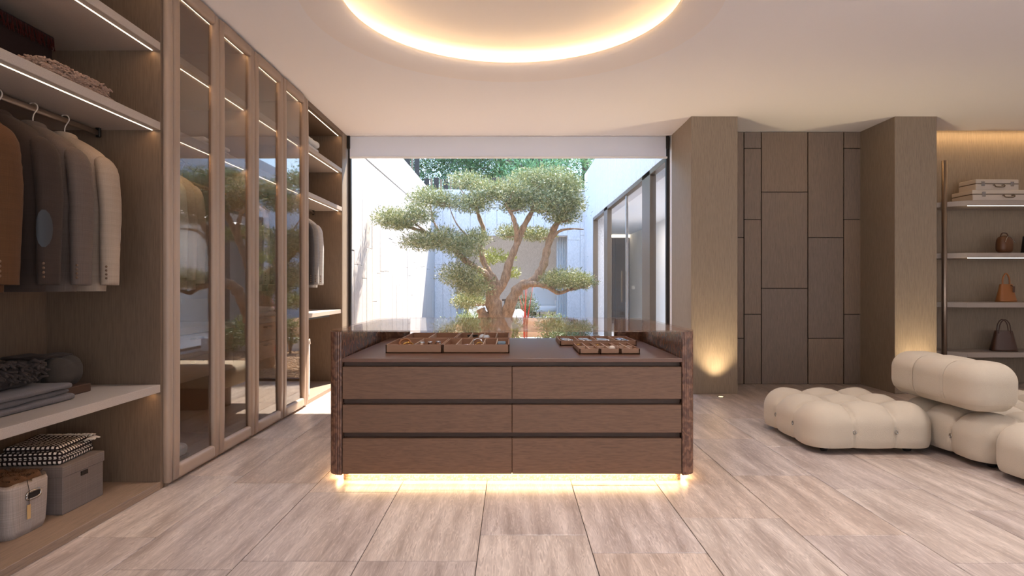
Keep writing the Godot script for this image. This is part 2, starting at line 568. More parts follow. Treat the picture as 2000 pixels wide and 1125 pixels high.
# ---------------------------------------------------------------- the room
func room() -> void:
	# floor: travertine tiles in columns of staggered joints, over a grout bed
	var fl := frame("floor", "pale travertine tile floor of the dressing room")
	var st := ST()
	slab(st, -2.8, 8.2, -0.2, -0.004, -2.7, 7.62)
	put("grout_bed", st, M.grout, fl)
	var known := {-4: [2.87, 3.805], -3: [2.54, 3.66], -2: [2.62, 3.497], -1: [2.62, 3.536], 0: [2.895, 3.9], 1: [2.7, 3.614], 2: [3.106, 4.16], 3: [2.89, 3.81], 4: [2.6, 3.554], 5: [2.25, 3.213]}
	var meshes := {}
	for k in range(-4, 16):
		var x0 := -0.15 + 0.504 * k
		var j: Array = known.get(k, [0.3 + fmod(k * 0.37, 0.9), 1.25 + fmod(k * 0.37, 0.9)])
		var step: float = j[1] - j[0]
		var d: float = j[0] - step * ceil((j[0] + 1.2) / step)
		while d < 7.6:
			var d0 := maxf(d, -2.6)
			var d1 := minf(d + step, 7.6)
			if d1 - d0 > 0.02 and x0 < 8.0:
				var cell: float = snappedf(d1 - d0, 0.001)
				var key := "%s_%d" % [cell, rng.randi() % 3]
				if not meshes.has(key):
					meshes[key] = tile_mesh(0.504 - 0.004, cell - 0.004)
				var t := place("tile", meshes[key], [M.travertine, M.travertine_warm, M.travertine_grey][rng.randi() % 3], fl)
				t.position = V(x0 + 0.252, 0, (d0 + d1) / 2)
			d += step
	# ceiling with the round recess
	var ce := frame("ceiling", "smooth off-white ceiling with a round lit recess")
	st = ST()
	var cx := 0.0
	var cd := 4.185
	var ro := 1.40
	var n := 96
	var x_lo := -2.8
	var x_hi := 4.64
	var d_lo := -2.7
	var d_hi := 7.7
	for i in n:
		var q := []
		for a in [TAU * i / n, TAU * (i + 1) / n]:
			var dir := Vector2(cos(a), sin(a))
			q.append(Vector2(cx, cd) + dir * ro)
			var far := 99.0
			if absf(dir.x) > 1e-6:
				far = minf(far, ((x_hi if dir.x > 0 else x_lo) - cx) / dir.x)
			if absf(dir.y) > 1e-6:
				far = minf(far, ((d_hi if dir.y > 0 else d_lo) - cd) / dir.y)
			q.append(Vector2(cx, cd) + dir * far)
		poly(st, [V(q[0].x, H, q[0].y), V(q[2].x, H, q[2].y), V(q[3].x, H, q[3].y), V(q[1].x, H, q[1].y)], Vector3.DOWN)
	for c in [Vector2(x_lo, d_lo), Vector2(x_lo, d_hi), Vector2(x_hi, d_lo), Vector2(x_hi, d_hi)]:   # the slivers at the corners
		var a0: float = (c - Vector2(cx, cd)).angle()
		var i0 := floorf(fposmod(a0, TAU) / TAU * n)
		var two := []
		for a in [TAU * i0 / n, TAU * (i0 + 1) / n]:
			var dir := Vector2(cos(a), sin(a))
			var far: float = minf(((x_hi if dir.x > 0 else x_lo) - cx) / dir.x, ((d_hi if dir.y > 0 else d_lo) - cd) / dir.y)
			two.append(Vector2(cx, cd) + dir * far)
		poly(st, [V(c.x, H, c.y), V(two[0].x, H, two[0].y), V(two[1].x, H, two[1].y)], Vector3.DOWN)
	slab(st, 4.64, 8.2, H, H + 0.06, -2.7, 7.32)
	put("ceiling_board", st, M.plaster, ce)
	st = ST()
	var prof := []
	for i in 9:                                                # the lip curls up into the recess
		var a := float(i) / 8 * PI / 2
		prof.append(Vector2(ro - sin(a) * (ro - 1.145), H + (1 - cos(a)) * 0.06))
	prof.append_array([Vector2(1.145, H + 0.085), Vector2(1.36, H + 0.085), Vector2(1.36, H + 0.22)])
	for i in 5:
		prof.append(Vector2(1.36 * (1 - i / 4.0), H + 0.22))
	grid(st, 96, prof.size() - 1, func(u: float, v: float):
		var q: Vector2 = prof[roundi(v * (prof.size() - 1))]
		return V(cos(u * TAU) * q.x, q.y, cd + sin(u * TAU) * q.x), 1)
	put("recess", st, M.cove_white, ce)
	st = ST()
	slab(st, -2.95, 8.35, H + 0.36, H + 0.5, -2.85, 7.78)
	struct("ceiling_slab", st, M.plaster)
	# the light strip lying on the lip of the recess
	st = ST()
	grid(st, 96, 5, func(u: float, v: float):
		var a: float = v * TAU
		return V(cos(u * TAU) * (1.27 + cos(a) * 0.012), H + 0.1 + sin(a) * 0.012, cd + sin(u * TAU) * (1.27 + cos(a) * 0.012)))
	tag(put("cove_light", st, M.cove_led), "warm ring of light hidden in the round ceiling recess", "light")
	for i in 40:
		var a := TAU * i / 40
		omni("cove_lamp", V(cos(a) * 1.28, H + 0.115, cd + sin(a) * 1.28), Color(1.0, 0.87, 0.68), COVE * 0.3, 0.02)
	# walls
	st = ST()
	slab(st, -2.95, -2.72, -0.2, H + 0.4, -2.85, 7.78)
	struct("wall_left", st, M.plaster)
	st = ST()
	slab(st, 8.0, 8.3, -0.2, H + 0.4, -2.85, 7.78)
	struct("wall_right", st, M.plaster)
	st = ST()                                                  # unseen wall behind the camera; its wide opening lets skylight in
	slab(st, -2.95, -2.2, -0.2, H + 0.4, -2.85, -2.6)
	slab(st, 7.0, 8.3, -0.2, H + 0.4, -2.85, -2.6)
	slab(st, -2.2, 7.0, 2.7, H + 0.4, -2.85, -2.6)
	struct("wall_front", st, M.plaster)
	st = ST()                                                  # courtyard side: solid right of the window, a beam over it
	slab(st, 1.956, 4.64, -0.2, H + 0.4, 7.52, 7.78)
	slab(st, 4.6, 8.3, -0.2, H + 0.4, 7.56, 7.78)
	slab(st, -2.95, 1.956, H - 0.002, H + 0.4, 7.52, 7.78)
	slab(st, -2.95, -2.05, -0.2, H + 0.4, 7.52, 7.78)
	struct("wall_back", st, M.plaster)
	st = ST()
	slab(st, 4.6, 8.0, 0.0, H + 0.36, 7.48, 7.555)
	struct("wall_niche", st, M.oak_wall, "oak back wall of the shelf niche")
	# the oak pillars and the panelled wall between them
	for x in [[1.956, 2.465, "oak pillar beside the courtyard window"], [4.18, 4.64, "oak pillar behind the cream seat, left of the open shelves"]]:
		st = ST()
		slab(st, x[0], x[1], 0.0, H, 6.71, 7.53, 0.003)
		struct("wall_pillar", st, M.oak_wall, x[2])
	var pw := frame("wall_panelled", "dark oak wall of staggered panels between the two pillars")
	st = ST()
	slab(st, 2.46, 4.19, 0.0, H, 7.392, 7.53)
	put("backing", st, M.shadow_gap, pw)
	var cols := [[2.40, 2.783, [0.55, 1.76]], [2.783, 2.991, [0.838, 1.975, 2.829]], [2.991, 3.55, [1.15, 2.306]], [3.55, 3.98, [0.55, 1.76]], [3.98, 4.24, [0.838, 1.975, 2.829]]]
	var tones := ["oak_panel", "oak_panel_warm", "oak_panel_cool"]
	for c in cols:
		var ys := [0.004]
		ys.append_array(c[2])
		ys.append(H - 0.001)
		for i in ys.size() - 1:
			st = ST()
			var g := 0.0055
			slab(st, c[0] + g, c[1] - g, ys[i] + (0.0 if i == 0 else g * 0.7), ys[i + 1] - g * 0.7, 7.37, 7.395, 0.002)
			put("panel", st, M[tones[rng.randi() % 3]], pw)
	# the courtyard window
	var wi := frame("window_1", "floor to ceiling courtyard window with slim dark frame")
	st = ST()
	for x in [[-2.045, -2.0], [1.915, 1.955]]:
		slab(st, x[0], x[1], 0.0, H, 7.62, 7.68, 0.003)
	slab(st, -2.05, 1.956, 0.0, 0.03, 7.62, 7.68, 0.003)
	slab(st, -2.05, 1.956, H - 0.05, H, 7.62, 7.68, 0.003)
	put("window_frame", st, M.black_metal, wi)
	st = ST()
	slab(st, -2.0, 1.915, 0.03, H - 0.05, 7.648, 7.652)
	put("pane", st, M.clear_glass, wi)
	var bl := thing("roller_blind", "white roller blind drawn a short way down the courtyard window", "blind", V(0, 2.77, 7.58))
	xf = Transform3D(Basis(), -bl.position)
	st = ST()
	slab(st, -2.0, 1.90, 2.775, H - 0.012, 7.574, 7.582)
	put("fabric", st, M.blind, bl)
	st = ST()
	slab(st, -2.0, 1.915, 2.752, 2.776, 7.568, 7.588, 0.004)
	put("bottom_bar", st, M.white_paint, bl)
	for x in [-2.012, 1.915]:
		st = ST()
		slab(st, x - 0.018, x + 0.018, H - 0.16, H - 0.002, 7.55, 7.61, 0.004)
		put("bracket", st, M.black_metal, bl)
	xf = Transform3D()
	# round uplights let into the floor at the foot of the pillars
	for p in [[2.22, "small round floor uplight before the pillar beside the window"], [4.41, "small round floor uplight before the pillar behind the cream seat"]]:
		var u := thing("floor_uplight", p[1], "light", V(p[0], 0, 6.53), 0.0, "floor uplights at the pillars")
		st = ST()
		lathe(st, Vector3.ZERO, [Vector2(0.036, -0.003), Vector2(0.036, 0.003), Vector2(0.026, 0.004), Vector2(0.026, 0.0)], 20)
		put("trim_ring", st, M.steel, u)
		st = ST()
		lathe(st, Vector3.ZERO, [Vector2(0.026, 0.001), Vector2(0.013, 0.0022), Vector2(0.0, 0.0025)], 20)
		put("lens", st, M.lens, u)
		var sp := SpotLight3D.new()
		sp.name = "uplight_beam"
		sp.light_color = Color(1.0, 0.9, 0.72)
		sp.light_energy = UP
		sp.light_size = 0.02
		sp.spot_angle = 44.0
		sp.spot_angle_attenuation = 1.0
		sp.spot_range = 10.0
		sp.spot_attenuation = 2.0
		sp.shadow_enabled = true
		sp.basis = Basis.looking_at(Vector3(0, 1, -0.06), Vector3.RIGHT)
		sp.position = Vector3(0, 0.012, 0)
		u.add_child(sp, true)
	# unseen round downlights over the near half of the room, placed to light the floor
	for k in 9:
		var p := V([0.3, 1.6, 3.3, 5.2][k % 4], H, 3.7 if k < 4 else 1.7) if k < 8 else V(-1.15, H, 3.8)
		var cl := thing("unseen_ceiling_lamp", "round white downlight on the ceiling of the near half of the room, out of view, placed to light the floor", "lamp", p, 0.0, "unseen round ceiling lamps")
		st = ST()
		lathe(st, Vector3.ZERO, [Vector2(0.0, -0.002), Vector2(0.11, -0.002), Vector2(0.11, -0.03), Vector2(0.095, -0.034)], 28)
		put("rim", st, M.white_paint, cl)
		st = ST()
		lathe(st, Vector3.ZERO, [Vector2(0.095, -0.032), Vector2(0.05, -0.036), Vector2(0.0, -0.037)], 28)
		put("diffuser", st, M.led, cl)
		var sl := SpotLight3D.new()
		sl.name = "downlight_beam"
		sl.light_color = Color(0.99, 0.955, 0.95)
		sl.light_energy = DOWN
		sl.light_size = 0.1
		sl.spot_angle = 52.0 if k < 8 else 42.0
		sl.spot_angle_attenuation = 1.0
		sl.spot_range = 12.0
		sl.spot_attenuation = 2.0
		sl.shadow_enabled = true
		sl.basis = Basis.looking_at(Vector3.DOWN, Vector3.FORWARD)
		sl.position = Vector3(0, -0.15, 0)
		cl.add_child(sl, true)
	# the wall-washing strip above the shelf niche
	st = ST()
	slab(st, 4.66, 8.0, H + 0.03, H + 0.045, 7.335, 7.36)
	tag(put("niche_light", st, M.led_warm), "warm strip of light above the open shelf niche", "light")
	area("niche_lamp", V(6.33, H + 0.02, 7.37), Vector2(3.3, 0.03), Basis.looking_at(Vector3(0, -1.0, -0.35), Vector3.FORWARD), Color(1.0, 0.82, 0.58), NICHE)

func tile_mesh(w: float, l: float) -> ArrayMesh:
	var st := SurfaceTool.new()
	st.begin(Mesh.PRIMITIVE_TRIANGLES)
	st.set_smooth_group(-1)
	var o := Vector2(rng.randf(), rng.randf())
	var e := 0.0015
	var v := func(x: float, y: float, z: float):
		st.set_uv(o + Vector2(x / 0.8, z / 7.5))
		st.add_vertex(Vector3(x, y, z))
	var a := [Vector2(-1, -1), Vector2(1, -1), Vector2(1, 1), Vector2(-1, 1)]
	var top := []
	var mid := []
	var low := []
	for q in a:
		top.append(Vector3(q.x * (w / 2 - e), 0, q.y * (l / 2 - e)))
		mid.append(Vector3(q.x * w / 2, -e, q.y * l / 2))
		low.append(Vector3(q.x * w / 2, -0.01, q.y * l / 2))
	for t in [0, 1, 2, 0, 2, 3]:
		v.call(top[t].x, top[t].y, top[t].z)
	for r in [[top, mid], [mid, low]]:
		for i in 4:
			var k := (i + 1) % 4
			for q in [r[0][i], r[1][k], r[0][k], r[0][i], r[1][i], r[1][k]]:
				v.call(q.x, q.y, q.z)
	st.generate_normals()
	return st.commit()

# ---------------------------------------------------------------- the courtyard's walls
func planks(parent: Node3D, m: Material, axis: String, pos: float, thick: float, a0: float, a1: float, y0: float, y1: float, w: float, cuts: bool) -> void:
	var a := a0
	while a < a1 - 0.03:
		var b := minf(a + w * rng.randf_range(0.7, 1.3), a1)
		var y := y0
		while y < y1 - 0.02:
			var t := minf(y + rng.randf_range(1.0, 2.2), y1) if cuts else y1
			if y1 - t < 0.35:
				t = y1
			var g := 0.003
			var p := rng.randf_range(0.0, 0.007)
			var st := ST()
			if axis == "x":                      # a wall facing along x, running along d
				slab(st, pos, pos + thick + signf(thick) * p, y + g, t - g, a + g, b - g, 0.003)
			else:                                # a wall facing the camera
				slab(st, a + g, b - g, y + g, t - g, pos, pos + thick - signf(-thick) * p, 0.003)
			put("slab", st, m, parent)
			y = t
		a = b

func courtyard() -> void:
	var st := ST()
	slab(st, -40, 40, -0.5, -0.06, 7.78, 60)
	slab(st, -40, 40, -0.5, -0.06, -40, -2.86)
	struct("ground", st, M.gravel_bed)
	# left wall
	var lw := frame("wall_garden_left", "sunlit pale stone wall along the left of the courtyard")
	st = ST()
	slab(st, -2.5, -2.125, -0.1, 3.65, 7.79, 16.6)
	slab(st, -2.125, -2.10, 3.02, 3.65, 7.79, 16.6, 0.004)
	put("core", st, M.stone_wall, lw)
	planks(lw, M.stone_wall, "x", -2.126, 0.024, 7.79, 16.6, -0.1, 3.0, 0.34, true)
	# far house
	var fw := frame("wall_garden_far", "pale stone wall of the far house across the courtyard")
	st = ST()
	slab(st, -4.0, -1.52, -0.1, 3.8, 16.63, 16.9)
	slab(st, -1.52, 1.5, 2.55, 3.8, 16.63, 16.9)
	slab(st, 1.5, 2.3, -0.1, 3.8, 16.63, 16.9)
	slab(st, -4.0, 2.3, 3.5, 3.8, 16.7, 21.5)
	slab(st, -1.7, -1.52, -0.1, 3.5, 16.9, 21.0)
	slab(st, 1.5, 1.7, -0.1, 3.5, 16.9, 21.0)
	slab(st, -1.7, 1.7, -0.1, 3.5, 20.8, 21.0)
	put("core", st, M.stone_cool, fw)
	planks(fw, M.stone_cool, "d", 16.63, -0.024, -2.1, -1.52, 0.0, 3.8, 0.3, true)
	planks(fw, M.stone_cool, "d", 16.63, -0.024, -1.52, 1.5, 2.55, 3.8, 0.42, false)
	planks(fw, M.stone_cool, "d", 16.63, -0.024, 1.5, 2.0, 0.0, 3.8, 0.3, true)
	st = ST()
	slab(st, -1.6, 1.6, 0.0, 0.32, 16.66, 20.9)
	struct("floor_far_room", st, M.paving)
	# right house: a long glazed opening under a stone band
	var rw := frame("wall_garden_right", "pale stone band above the long glass wall on the right")
	st = ST()
	slab(st, 1.985, 2.3, 2.83, 4.2, 7.79, 16.6)
	slab(st, 1.985, 2.3, -0.1, 2.83, 14.85, 16.6)
	put("core", st, M.stone_cool, rw)
	planks(rw, M.stone_cool, "x", 1.986, -0.024, 7.79, 14.85, 2.83, 4.2, 0.36, true)
	planks(rw, M.stone_cool, "x", 1.986, -0.024, 14.85, 16.6, -0.05, 4.2, 0.3, true)
	st = ST()
	slab(st, 2.3, 6.0, 2.83, 3.1, 7.79, 20.0)
	slab(st, 1.96, 4.0, -0.1, 0.0, 7.79, 19.8)
	slab(st, 3.76, 4.0, 0.0, 2.83, 7.79, 19.8)
	slab(st, 2.2, 4.0, 0.0, 2.83, 19.66, 19.9)
	slab(st, 2.2, 2.3, 0.0, 2.83, 16.6, 19.8)
	struct("wall_corridor", st, M.white_paint, "white walls and ceiling of the passage behind the glass on the right")
	var w2 := frame("window_2", "long sliding glass wall of the house on the right")
	st = ST()
	for p in [[14.74, 14.85, 0.07], [12.6, 13.06, 0.05], [8.72, 9.24, 0.05]]:
		slab(st, 1.955, 1.955 + p[2] + 0.04, 0.0, 2.83, p[0], p[1], 0.004)
	slab(st, 1.955, 2.05, 2.76, 2.83, 7.8, 14.8, 0.004)
	slab(st, 1.955, 2.05, -0.01, 0.03, 7.8, 14.8, 0.004)
	put("post", st, M.bronze, w2)
	st = ST()
	slab(st, 1.98, 2.02, 0.03, 2.76, 10.66, 10.74, 0.004)
	put("door_edge", st, M.steel, w2)
	st = ST()
	slab(st, 1.998, 2.002, 0.03, 2.76, 7.8, 10.66)
	put("pane", st, M.clear_glass, w2)
	st = ST()
	slab(st, 2.008, 2.012, 0.03, 2.76, 10.66, 14.74)
	put("pane", st, M.clear_glass, w2)
	st = ST()
	slab(st, 1.93, 1.955, 0.9, 1.45, 10.85, 10.88, 0.004)
	put("pull_handle", st, M.bronze, w2)
	var dr := frame("door_1", "dark panelled door at the end of the white passage")
	st = ST()
	slab(st, 2.6, 3.75, 0.0, 2.74, 19.64, 19.66)
	put("backing", st, M.shadow_gap, dr)
	for c in [[2.6, 3.0, [0.7, 1.3, 2.0]], [3.0, 3.3, [0.4, 1.1, 1.9]], [3.3, 3.75, [0.5, 1.3, 2.5]]]:
		var ys := [0.0]
		ys.append_array(c[2])
		ys.append(2.74)
		for i in ys.size() - 1:
			st = ST()
			slab(st, c[0] + 0.006, c[1] - 0.006, ys[i] + 0.005, ys[i + 1] - 0.005, 19.61, 19.64, 0.002)
			put("panel", st, M.walnut_dark, dr)
	st = ST()
	slab(st, 2.6, 3.75, 2.755, 2.80, 19.6, 19.66)
	tag(put("passage_light", st, M.led), "thin line of light over the dark door in the passage", "light")
	area("passage_fill", V(2.9, 2.75, 13.0), Vector2(5.0, 0.3), DOWN_D, Color(1.0, 0.97, 0.95), 5.0)  # added fill that brightens the passage, no fitting of its own
	omni("far_room_fill", V(-0.3, 2.9, 18.4), Color(1.0, 0.96, 0.92), 0.9, 0.15)  # fill light added under the ceiling to lift the far room
	# paving and grey wall added behind the camera to bounce sunlight indoors
	st = ST()
	slab(st, -6, 12, -0.06, -0.02, -9.0, -2.86)
	struct("added_terrace", st, M.paving)
	st = ST()
	slab(st, -6, 12, -0.06, 4.5, -9.3, -9.0)
	struct("added_terrace_wall", st, mat("added_terrace_stone", rgb(150, 146, 142), 0.9))
	# hillside behind
	st = ST()
	slab(st, -40, -2.52, -0.1, 3.6, 10.5, 60)
	slab(st, -40, 40, -0.1, 3.6, 21.6, 60)
	struct("hillside", st, M.soil)

# ================================================================ the wardrobes
const SHELF_Y := [2.58, 2.12]

func led(parent: Node3D, x: float, y: float, d0: float, d1: float, k := 1.0) -> void:   # a thin strip of light under a shelf, and the lamp of its size
	var st := ST()
	slab(st, x - 0.003, x + 0.003, y - 0.002, y, d0, d1)
	put("light_strip", st, M.led, parent)
	area("shelf_lamp", V(x, y - 0.006, (d0 + d1) / 2), Vector2(d1 - d0, 0.008), DOWN_D, Color(1.0, 0.80, 0.58), LED * k * (d1 - d0))

func carcass(label: String, d0: float, d1: float, wood: String, k := 1.0) -> Node3D:
	var t := thing("wardrobe", label, "wardrobe", V(WX - 0.33, 0, (d0 + d1) / 2))
	xf = Transform3D(Basis(), -t.position)
	var st := ST()
	slab(st, WB - 0.02, WB, 0.0, H, d0, d1)
	put("back_panel", st, M[wood], t)
	for e in [[d0, d0 + 0.022], [d1 - 0.022, d1]]:
		st = ST()
		slab(st, WB, WX, 0.0, H - 0.002, e[0], e[1], 0.001)
		put("side_panel", st, M[wood], t)
	st = ST()
	slab(st, WB, WX, 2.97, H - 0.002, d0 + 0.022, d1 - 0.022, 0.001)
	put("top_panel", st, M[wood], t)
	st = ST()
	slab(st, WB, WX, 0.0, 0.042, d0 + 0.022, d1 - 0.022, 0.002)
	put("base", st, M.oak_base, t)
	led(t, WX - 0.045, 2.97, d0 + 0.022, d1 - 0.03, k)
	for y in SHELF_Y:
		st = ST()
		slab(st, WB, WX - 0.001, y - 0.046, y, d0 + 0.022, d1 - 0.022, 0.002)
		put("shelf", st, M.greige, t)
		led(t, WX - 0.045, y - 0.046, d0 + 0.022, d1 - 0.03, k)
	# hanging rail under the lower shelf
	st = ST()
	soft(st, V(-2.355, 2.045, (d0 + d1) / 2), Vector3(0.016, 0.032, d1 - d0 - 0.1), 0.008, 6)
	put("hanging_rail", st, M.rail, t)
	for d in [d0 + 0.06, d1 - 0.075]:
		st = ST()
		slab(st, -2.368, -2.342, 2.02, 2.075, d - 0.008, d + 0.008, 0.003)
		put("rail_bracket", st, M.black_metal, t)
	return t

func doors(t: Node3D, a: float, b: float) -> void:
	var n := 2
	for i in n:
		var d0 := lerpf(a, b, float(i) / n) + 0.002
		var d1 := lerpf(a, b, float(i + 1) / n) - 0.002
		var st := ST()
		for e in [d0 + 0.038, d1 - 0.038]:
			soft(st, V(WX + 0.012, 1.515, e), Vector3(0.05, 2.99, 0.076), 0.022, 8)
		for y in [0.062, 2.975]:
			soft(st, V(WX + 0.012, y, (d0 + d1) / 2), Vector3(0.046, 0.085, d1 - d0 - 0.1), 0.02, 8)
		var o := put("door", st, M.door_frame, t)
		st = ST()
		slab(st, WX + 0.006, WX + 0.010, 0.09, 2.94, d0 + 0.07, d1 - 0.07)
		put("glass_pane", st, M.bronze_glass, o)

func drawers(t: Node3D, d0: float, d1: float) -> void:
	var st := ST()
	slab(st, WB, -2.14, 0.855, 0.90, d0 + 0.022, d1 - 0.022, 0.002)
	put("counter", st, M.greige, t)
	for y in [[0.54, 0.692], [0.698, 0.85]]:
		st = ST()
		slab(st, WB + 0.02, -2.155, y[0], y[1], d0 + 0.026, d1 - 0.026, 0.002)
		var o := put("drawer", st, M.oak_base, t)
		st = ST()
		slab(st, -2.155, -2.12, y[1] - 0.036, y[1] - 0.022, (d0 + d1) / 2 - 0.06, (d0 + d1) / 2 + 0.06, 0.003)
		put("handle", st, M.black_metal, o)

func wardrobes() -> void:
	var a := carcass("open oak wardrobe bay nearest the camera with hanging jackets", 1.3, 3.572, "oak_wardrobe")
	var st := ST()
	slab(st, WB, WX - 0.001, 0.56, 0.605, 1.322, 3.55, 0.002)
	put("shelf", st, M.greige, a)
	led(a, WX - 0.045, 0.56, 1.322, 3.54)
	st = ST()
	xf = Transform3D(Basis(), -a.position)
	soft(st, V(WX + 0.012, 1.515, 3.60), Vector3(0.05, 2.99, 0.055), 0.022, 8)
	put("end_post", st, M.door_frame, a)
	var b := carcass("tinted glass wardrobe with pale shirts, next to the open jacket bay", 3.574, 4.776, "oak_wardrobe", 3.0)
	drawers(b, 3.574, 4.776)
	doors(b, 3.628, 4.778)
	var c := carcass("second tinted glass wardrobe, towards the courtyard window", 4.78, 5.98, "oak_wardrobe", 3.0)
	drawers(c, 4.78, 5.98)
	doors(c, 4.780, 5.975)
	var e := carcass("open oak wardrobe bay beside the courtyard window", 5.984, 7.36, "oak_wardrobe")
	st = ST()
	slab(st, WB, WX - 0.01, 0.855, 0.90, 6.006, 7.338, 0.002)
	put("counter", st, M.greige, e)
	st = ST()
	slab(st, WB, WX - 0.02, 0.835, 0.855, 6.006, 6.9, 0.002)
	put("pull_rail", st, M.black_metal, e)
	st = ST()
	soft(st, V(WX + 0.008, 1.515, 6.02), Vector3(0.045, 2.99, 0.08), 0.02, 8)
	put("end_post", st, M.door_frame, e)
	xf = Transform3D()
	st = ST()
	slab(st, -2.72, WX, 0.0, H - 0.002, 7.364, 7.62, 0.002)
	struct("trim_1", st, M.oak_wall, "oak end panel between the wardrobe and the courtyard window")

# ================================================================ the island
func fluted_end(s: float) -> PackedVector2Array:
	var c := PackedVector2Array()                           # plan of one end, for the right side; mirrored by s
	var outer := PackedVector2Array()
	var x0 := 1.012
	var x1 := 1.098
	var d0 := 3.65
	var d1 := 5.19
	var rf := 0.085
	var rb := 0.24
	var path := PackedVector2Array()                         # centre line of the flutes
	path.append_array(arc(Vector2(x1 - rf, d0 + rf), rf, -90, 0, 10))
	for i in range(1, 40):
		path.append(Vector2(x1, lerpf(d0 + rf, d1 - rb, i / 40.0)))
	path.append_array(arc(Vector2(x1 - rb, d1 - rb), rb, 0, 90, 14))
	var length := 0.0
	for i in path.size() - 1:
		length += path[i].distance_to(path[i + 1])
	var n := roundi(length / 0.0165)
	var step := length / n
	var k := 0
	var along := 0.0
	for i in n * 5 + 1:
		var want := length * i / (n * 5.0)
		while k < path.size() - 2 and along + path[k].distance_to(path[k + 1]) < want:
			along += path[k].distance_to(path[k + 1])
			k += 1
		var seg := path[k + 1] - path[k]
		var q := path[k] + seg.normalized() * (want - along)
		var nrm := Vector2(seg.y, -seg.x).normalized()
		outer.append(q - nrm * 0.0055 * (1.0 - absf(sin(PI * want / step))))
	c.append_array(outer)
	c.append(Vector2(x1 - rb, d1 - 0.05))
	c.append_array(arc(Vector2(x1 - rb, d1 - rb), rb - 0.086 + 0.04, 80, 0, 8))
	c.append(Vector2(x0, d0 + 0.02))
	c.append(Vector2(x0, d0))
	for i in c.size():
		c[i].x *= s
	return c

func island() -> void:
	var t := thing("island", "dressing island with walnut drawers, fluted marble ends and a glass top", "island", V(0, 0, 4.42))
	xf = Transform3D(Basis(), -t.position)
	var st := ST()
	prism(st, rrect(-1.03, 1.03, 3.71, 5.12, 0.05, 0.18), 0.0, 0.05, true)
	put("plinth", st, M.onyx, t)
	for s in [-1.0, 1.0]:
		st = ST()
		prism(st, fluted_end(s), 0.05, 0.9, true)
		put("marble_end", st, M.marble, t)
	st = ST()
	slab(st, -1.01, 1.01, 0.05, 0.72, 3.70, 5.1)
	put("body", st, M.walnut_dark, t)
	st = ST()
	slab(st, -1.011, 1.011, 0.722, 0.744, 3.648, 5.11, 0.002)
	put("worktop", st, M.worktop, t)
	st = ST()
	slab(st, -0.86, 0.86, 0.05, 0.722, 5.10, 5.18, 0.002)
	put("back_panel", st, M.walnut, t)
	for s in [-1.0, 1.0]:
		for y in [[0.056, 0.268], [0.302, 0.468], [0.502, 0.694]]:
			st = ST()
			slab(st, minf(s * 0.0012, s * 1.008), maxf(s * 0.0012, s * 1.008), y[0], y[1], 3.652, 3.706, 0.002)
			put("drawer", st, M.walnut, t)
	st = ST()
	prism(st, rrect(-1.099, 1.099, 3.65, 5.19, 0.086, 0.24), 0.902, 0.910, true)
	put("glass_top", st, M.top_glass, t)
	st = ST()
	slab(st, -0.98, 0.98, 0.044, 0.05, 3.685, 3.70)
	for s in [-1.0, 1.0]:
		slab(st, minf(s * 1.04, s * 1.055), maxf(s * 1.04, s * 1.055), 0.044, 0.05, 3.78, 5.0)
	put("light_strip", st, M.led_warm, t)
	xf = Transform3D()
	var warm := Color(1.0, 0.84, 0.6)
	area("island_lamp", V(0, 0.042, 3.68), Vector2(2.0, 0.02), DOWN_X, warm, ISLE * 2.0)
	area("island_lamp", V(-1.065, 0.042, 4.4), Vector2(1.3, 0.02), DOWN_D, warm, ISLE * 1.3)
	area("island_lamp", V(1.065, 0.042, 4.4), Vector2(1.3, 0.02), DOWN_D, warm, ISLE * 1.3)

# ================================================================ trays and what lies in them
func tray(label: String, x0: float, x1: float, d0: float, d1: float, h: float, nx: int, nz: int, group := "") -> Node3D:
	var t := thing("jewellery_tray", label, "tray", V((x0 + x1) / 2, 0.744, (d0 + d1) / 2), 0.0, group)
	var w := (x1 - x0) / 2 - 0.001
	var l := (d1 - d0) / 2 - 0.001
	var st := ST()
	box(st, Vector3(0, 0.004, 0), Vector3(2 * w, 0.008, 2 * l), 0.001)
	put("base", st, M.tray, t)
	for s in [-1.0, 1.0]:
		st = ST()
		box(st, Vector3(s * (w - 0.004), h / 2, 0), Vector3(0.008, h, 2 * l), 0.001)
		put("side", st, M.tray, t)
		st = ST()
		box(st, Vector3(0, h / 2, s * (l - 0.004)), Vector3(2 * w, h, 0.008), 0.001)
		put("side", st, M.tray, t)
	for i in range(1, nx):
		st = ST()
		box(st, Vector3(-w + 2 * w * i / nx, h * 0.5 + 0.003, 0), Vector3(0.006, h - 0.007, 2 * l - 0.016), 0.001)
		put("divider", st, M.tray_edge, t)
	for i in range(1, nz):
		st = ST()
		box(st, Vector3(0, h * 0.5 + 0.001, -l + 2 * l * i / nz), Vector3(2 * w - 0.016, h - 0.009, 0.006), 0.001)
		put("divider", st, M.tray_edge, t)
	return t

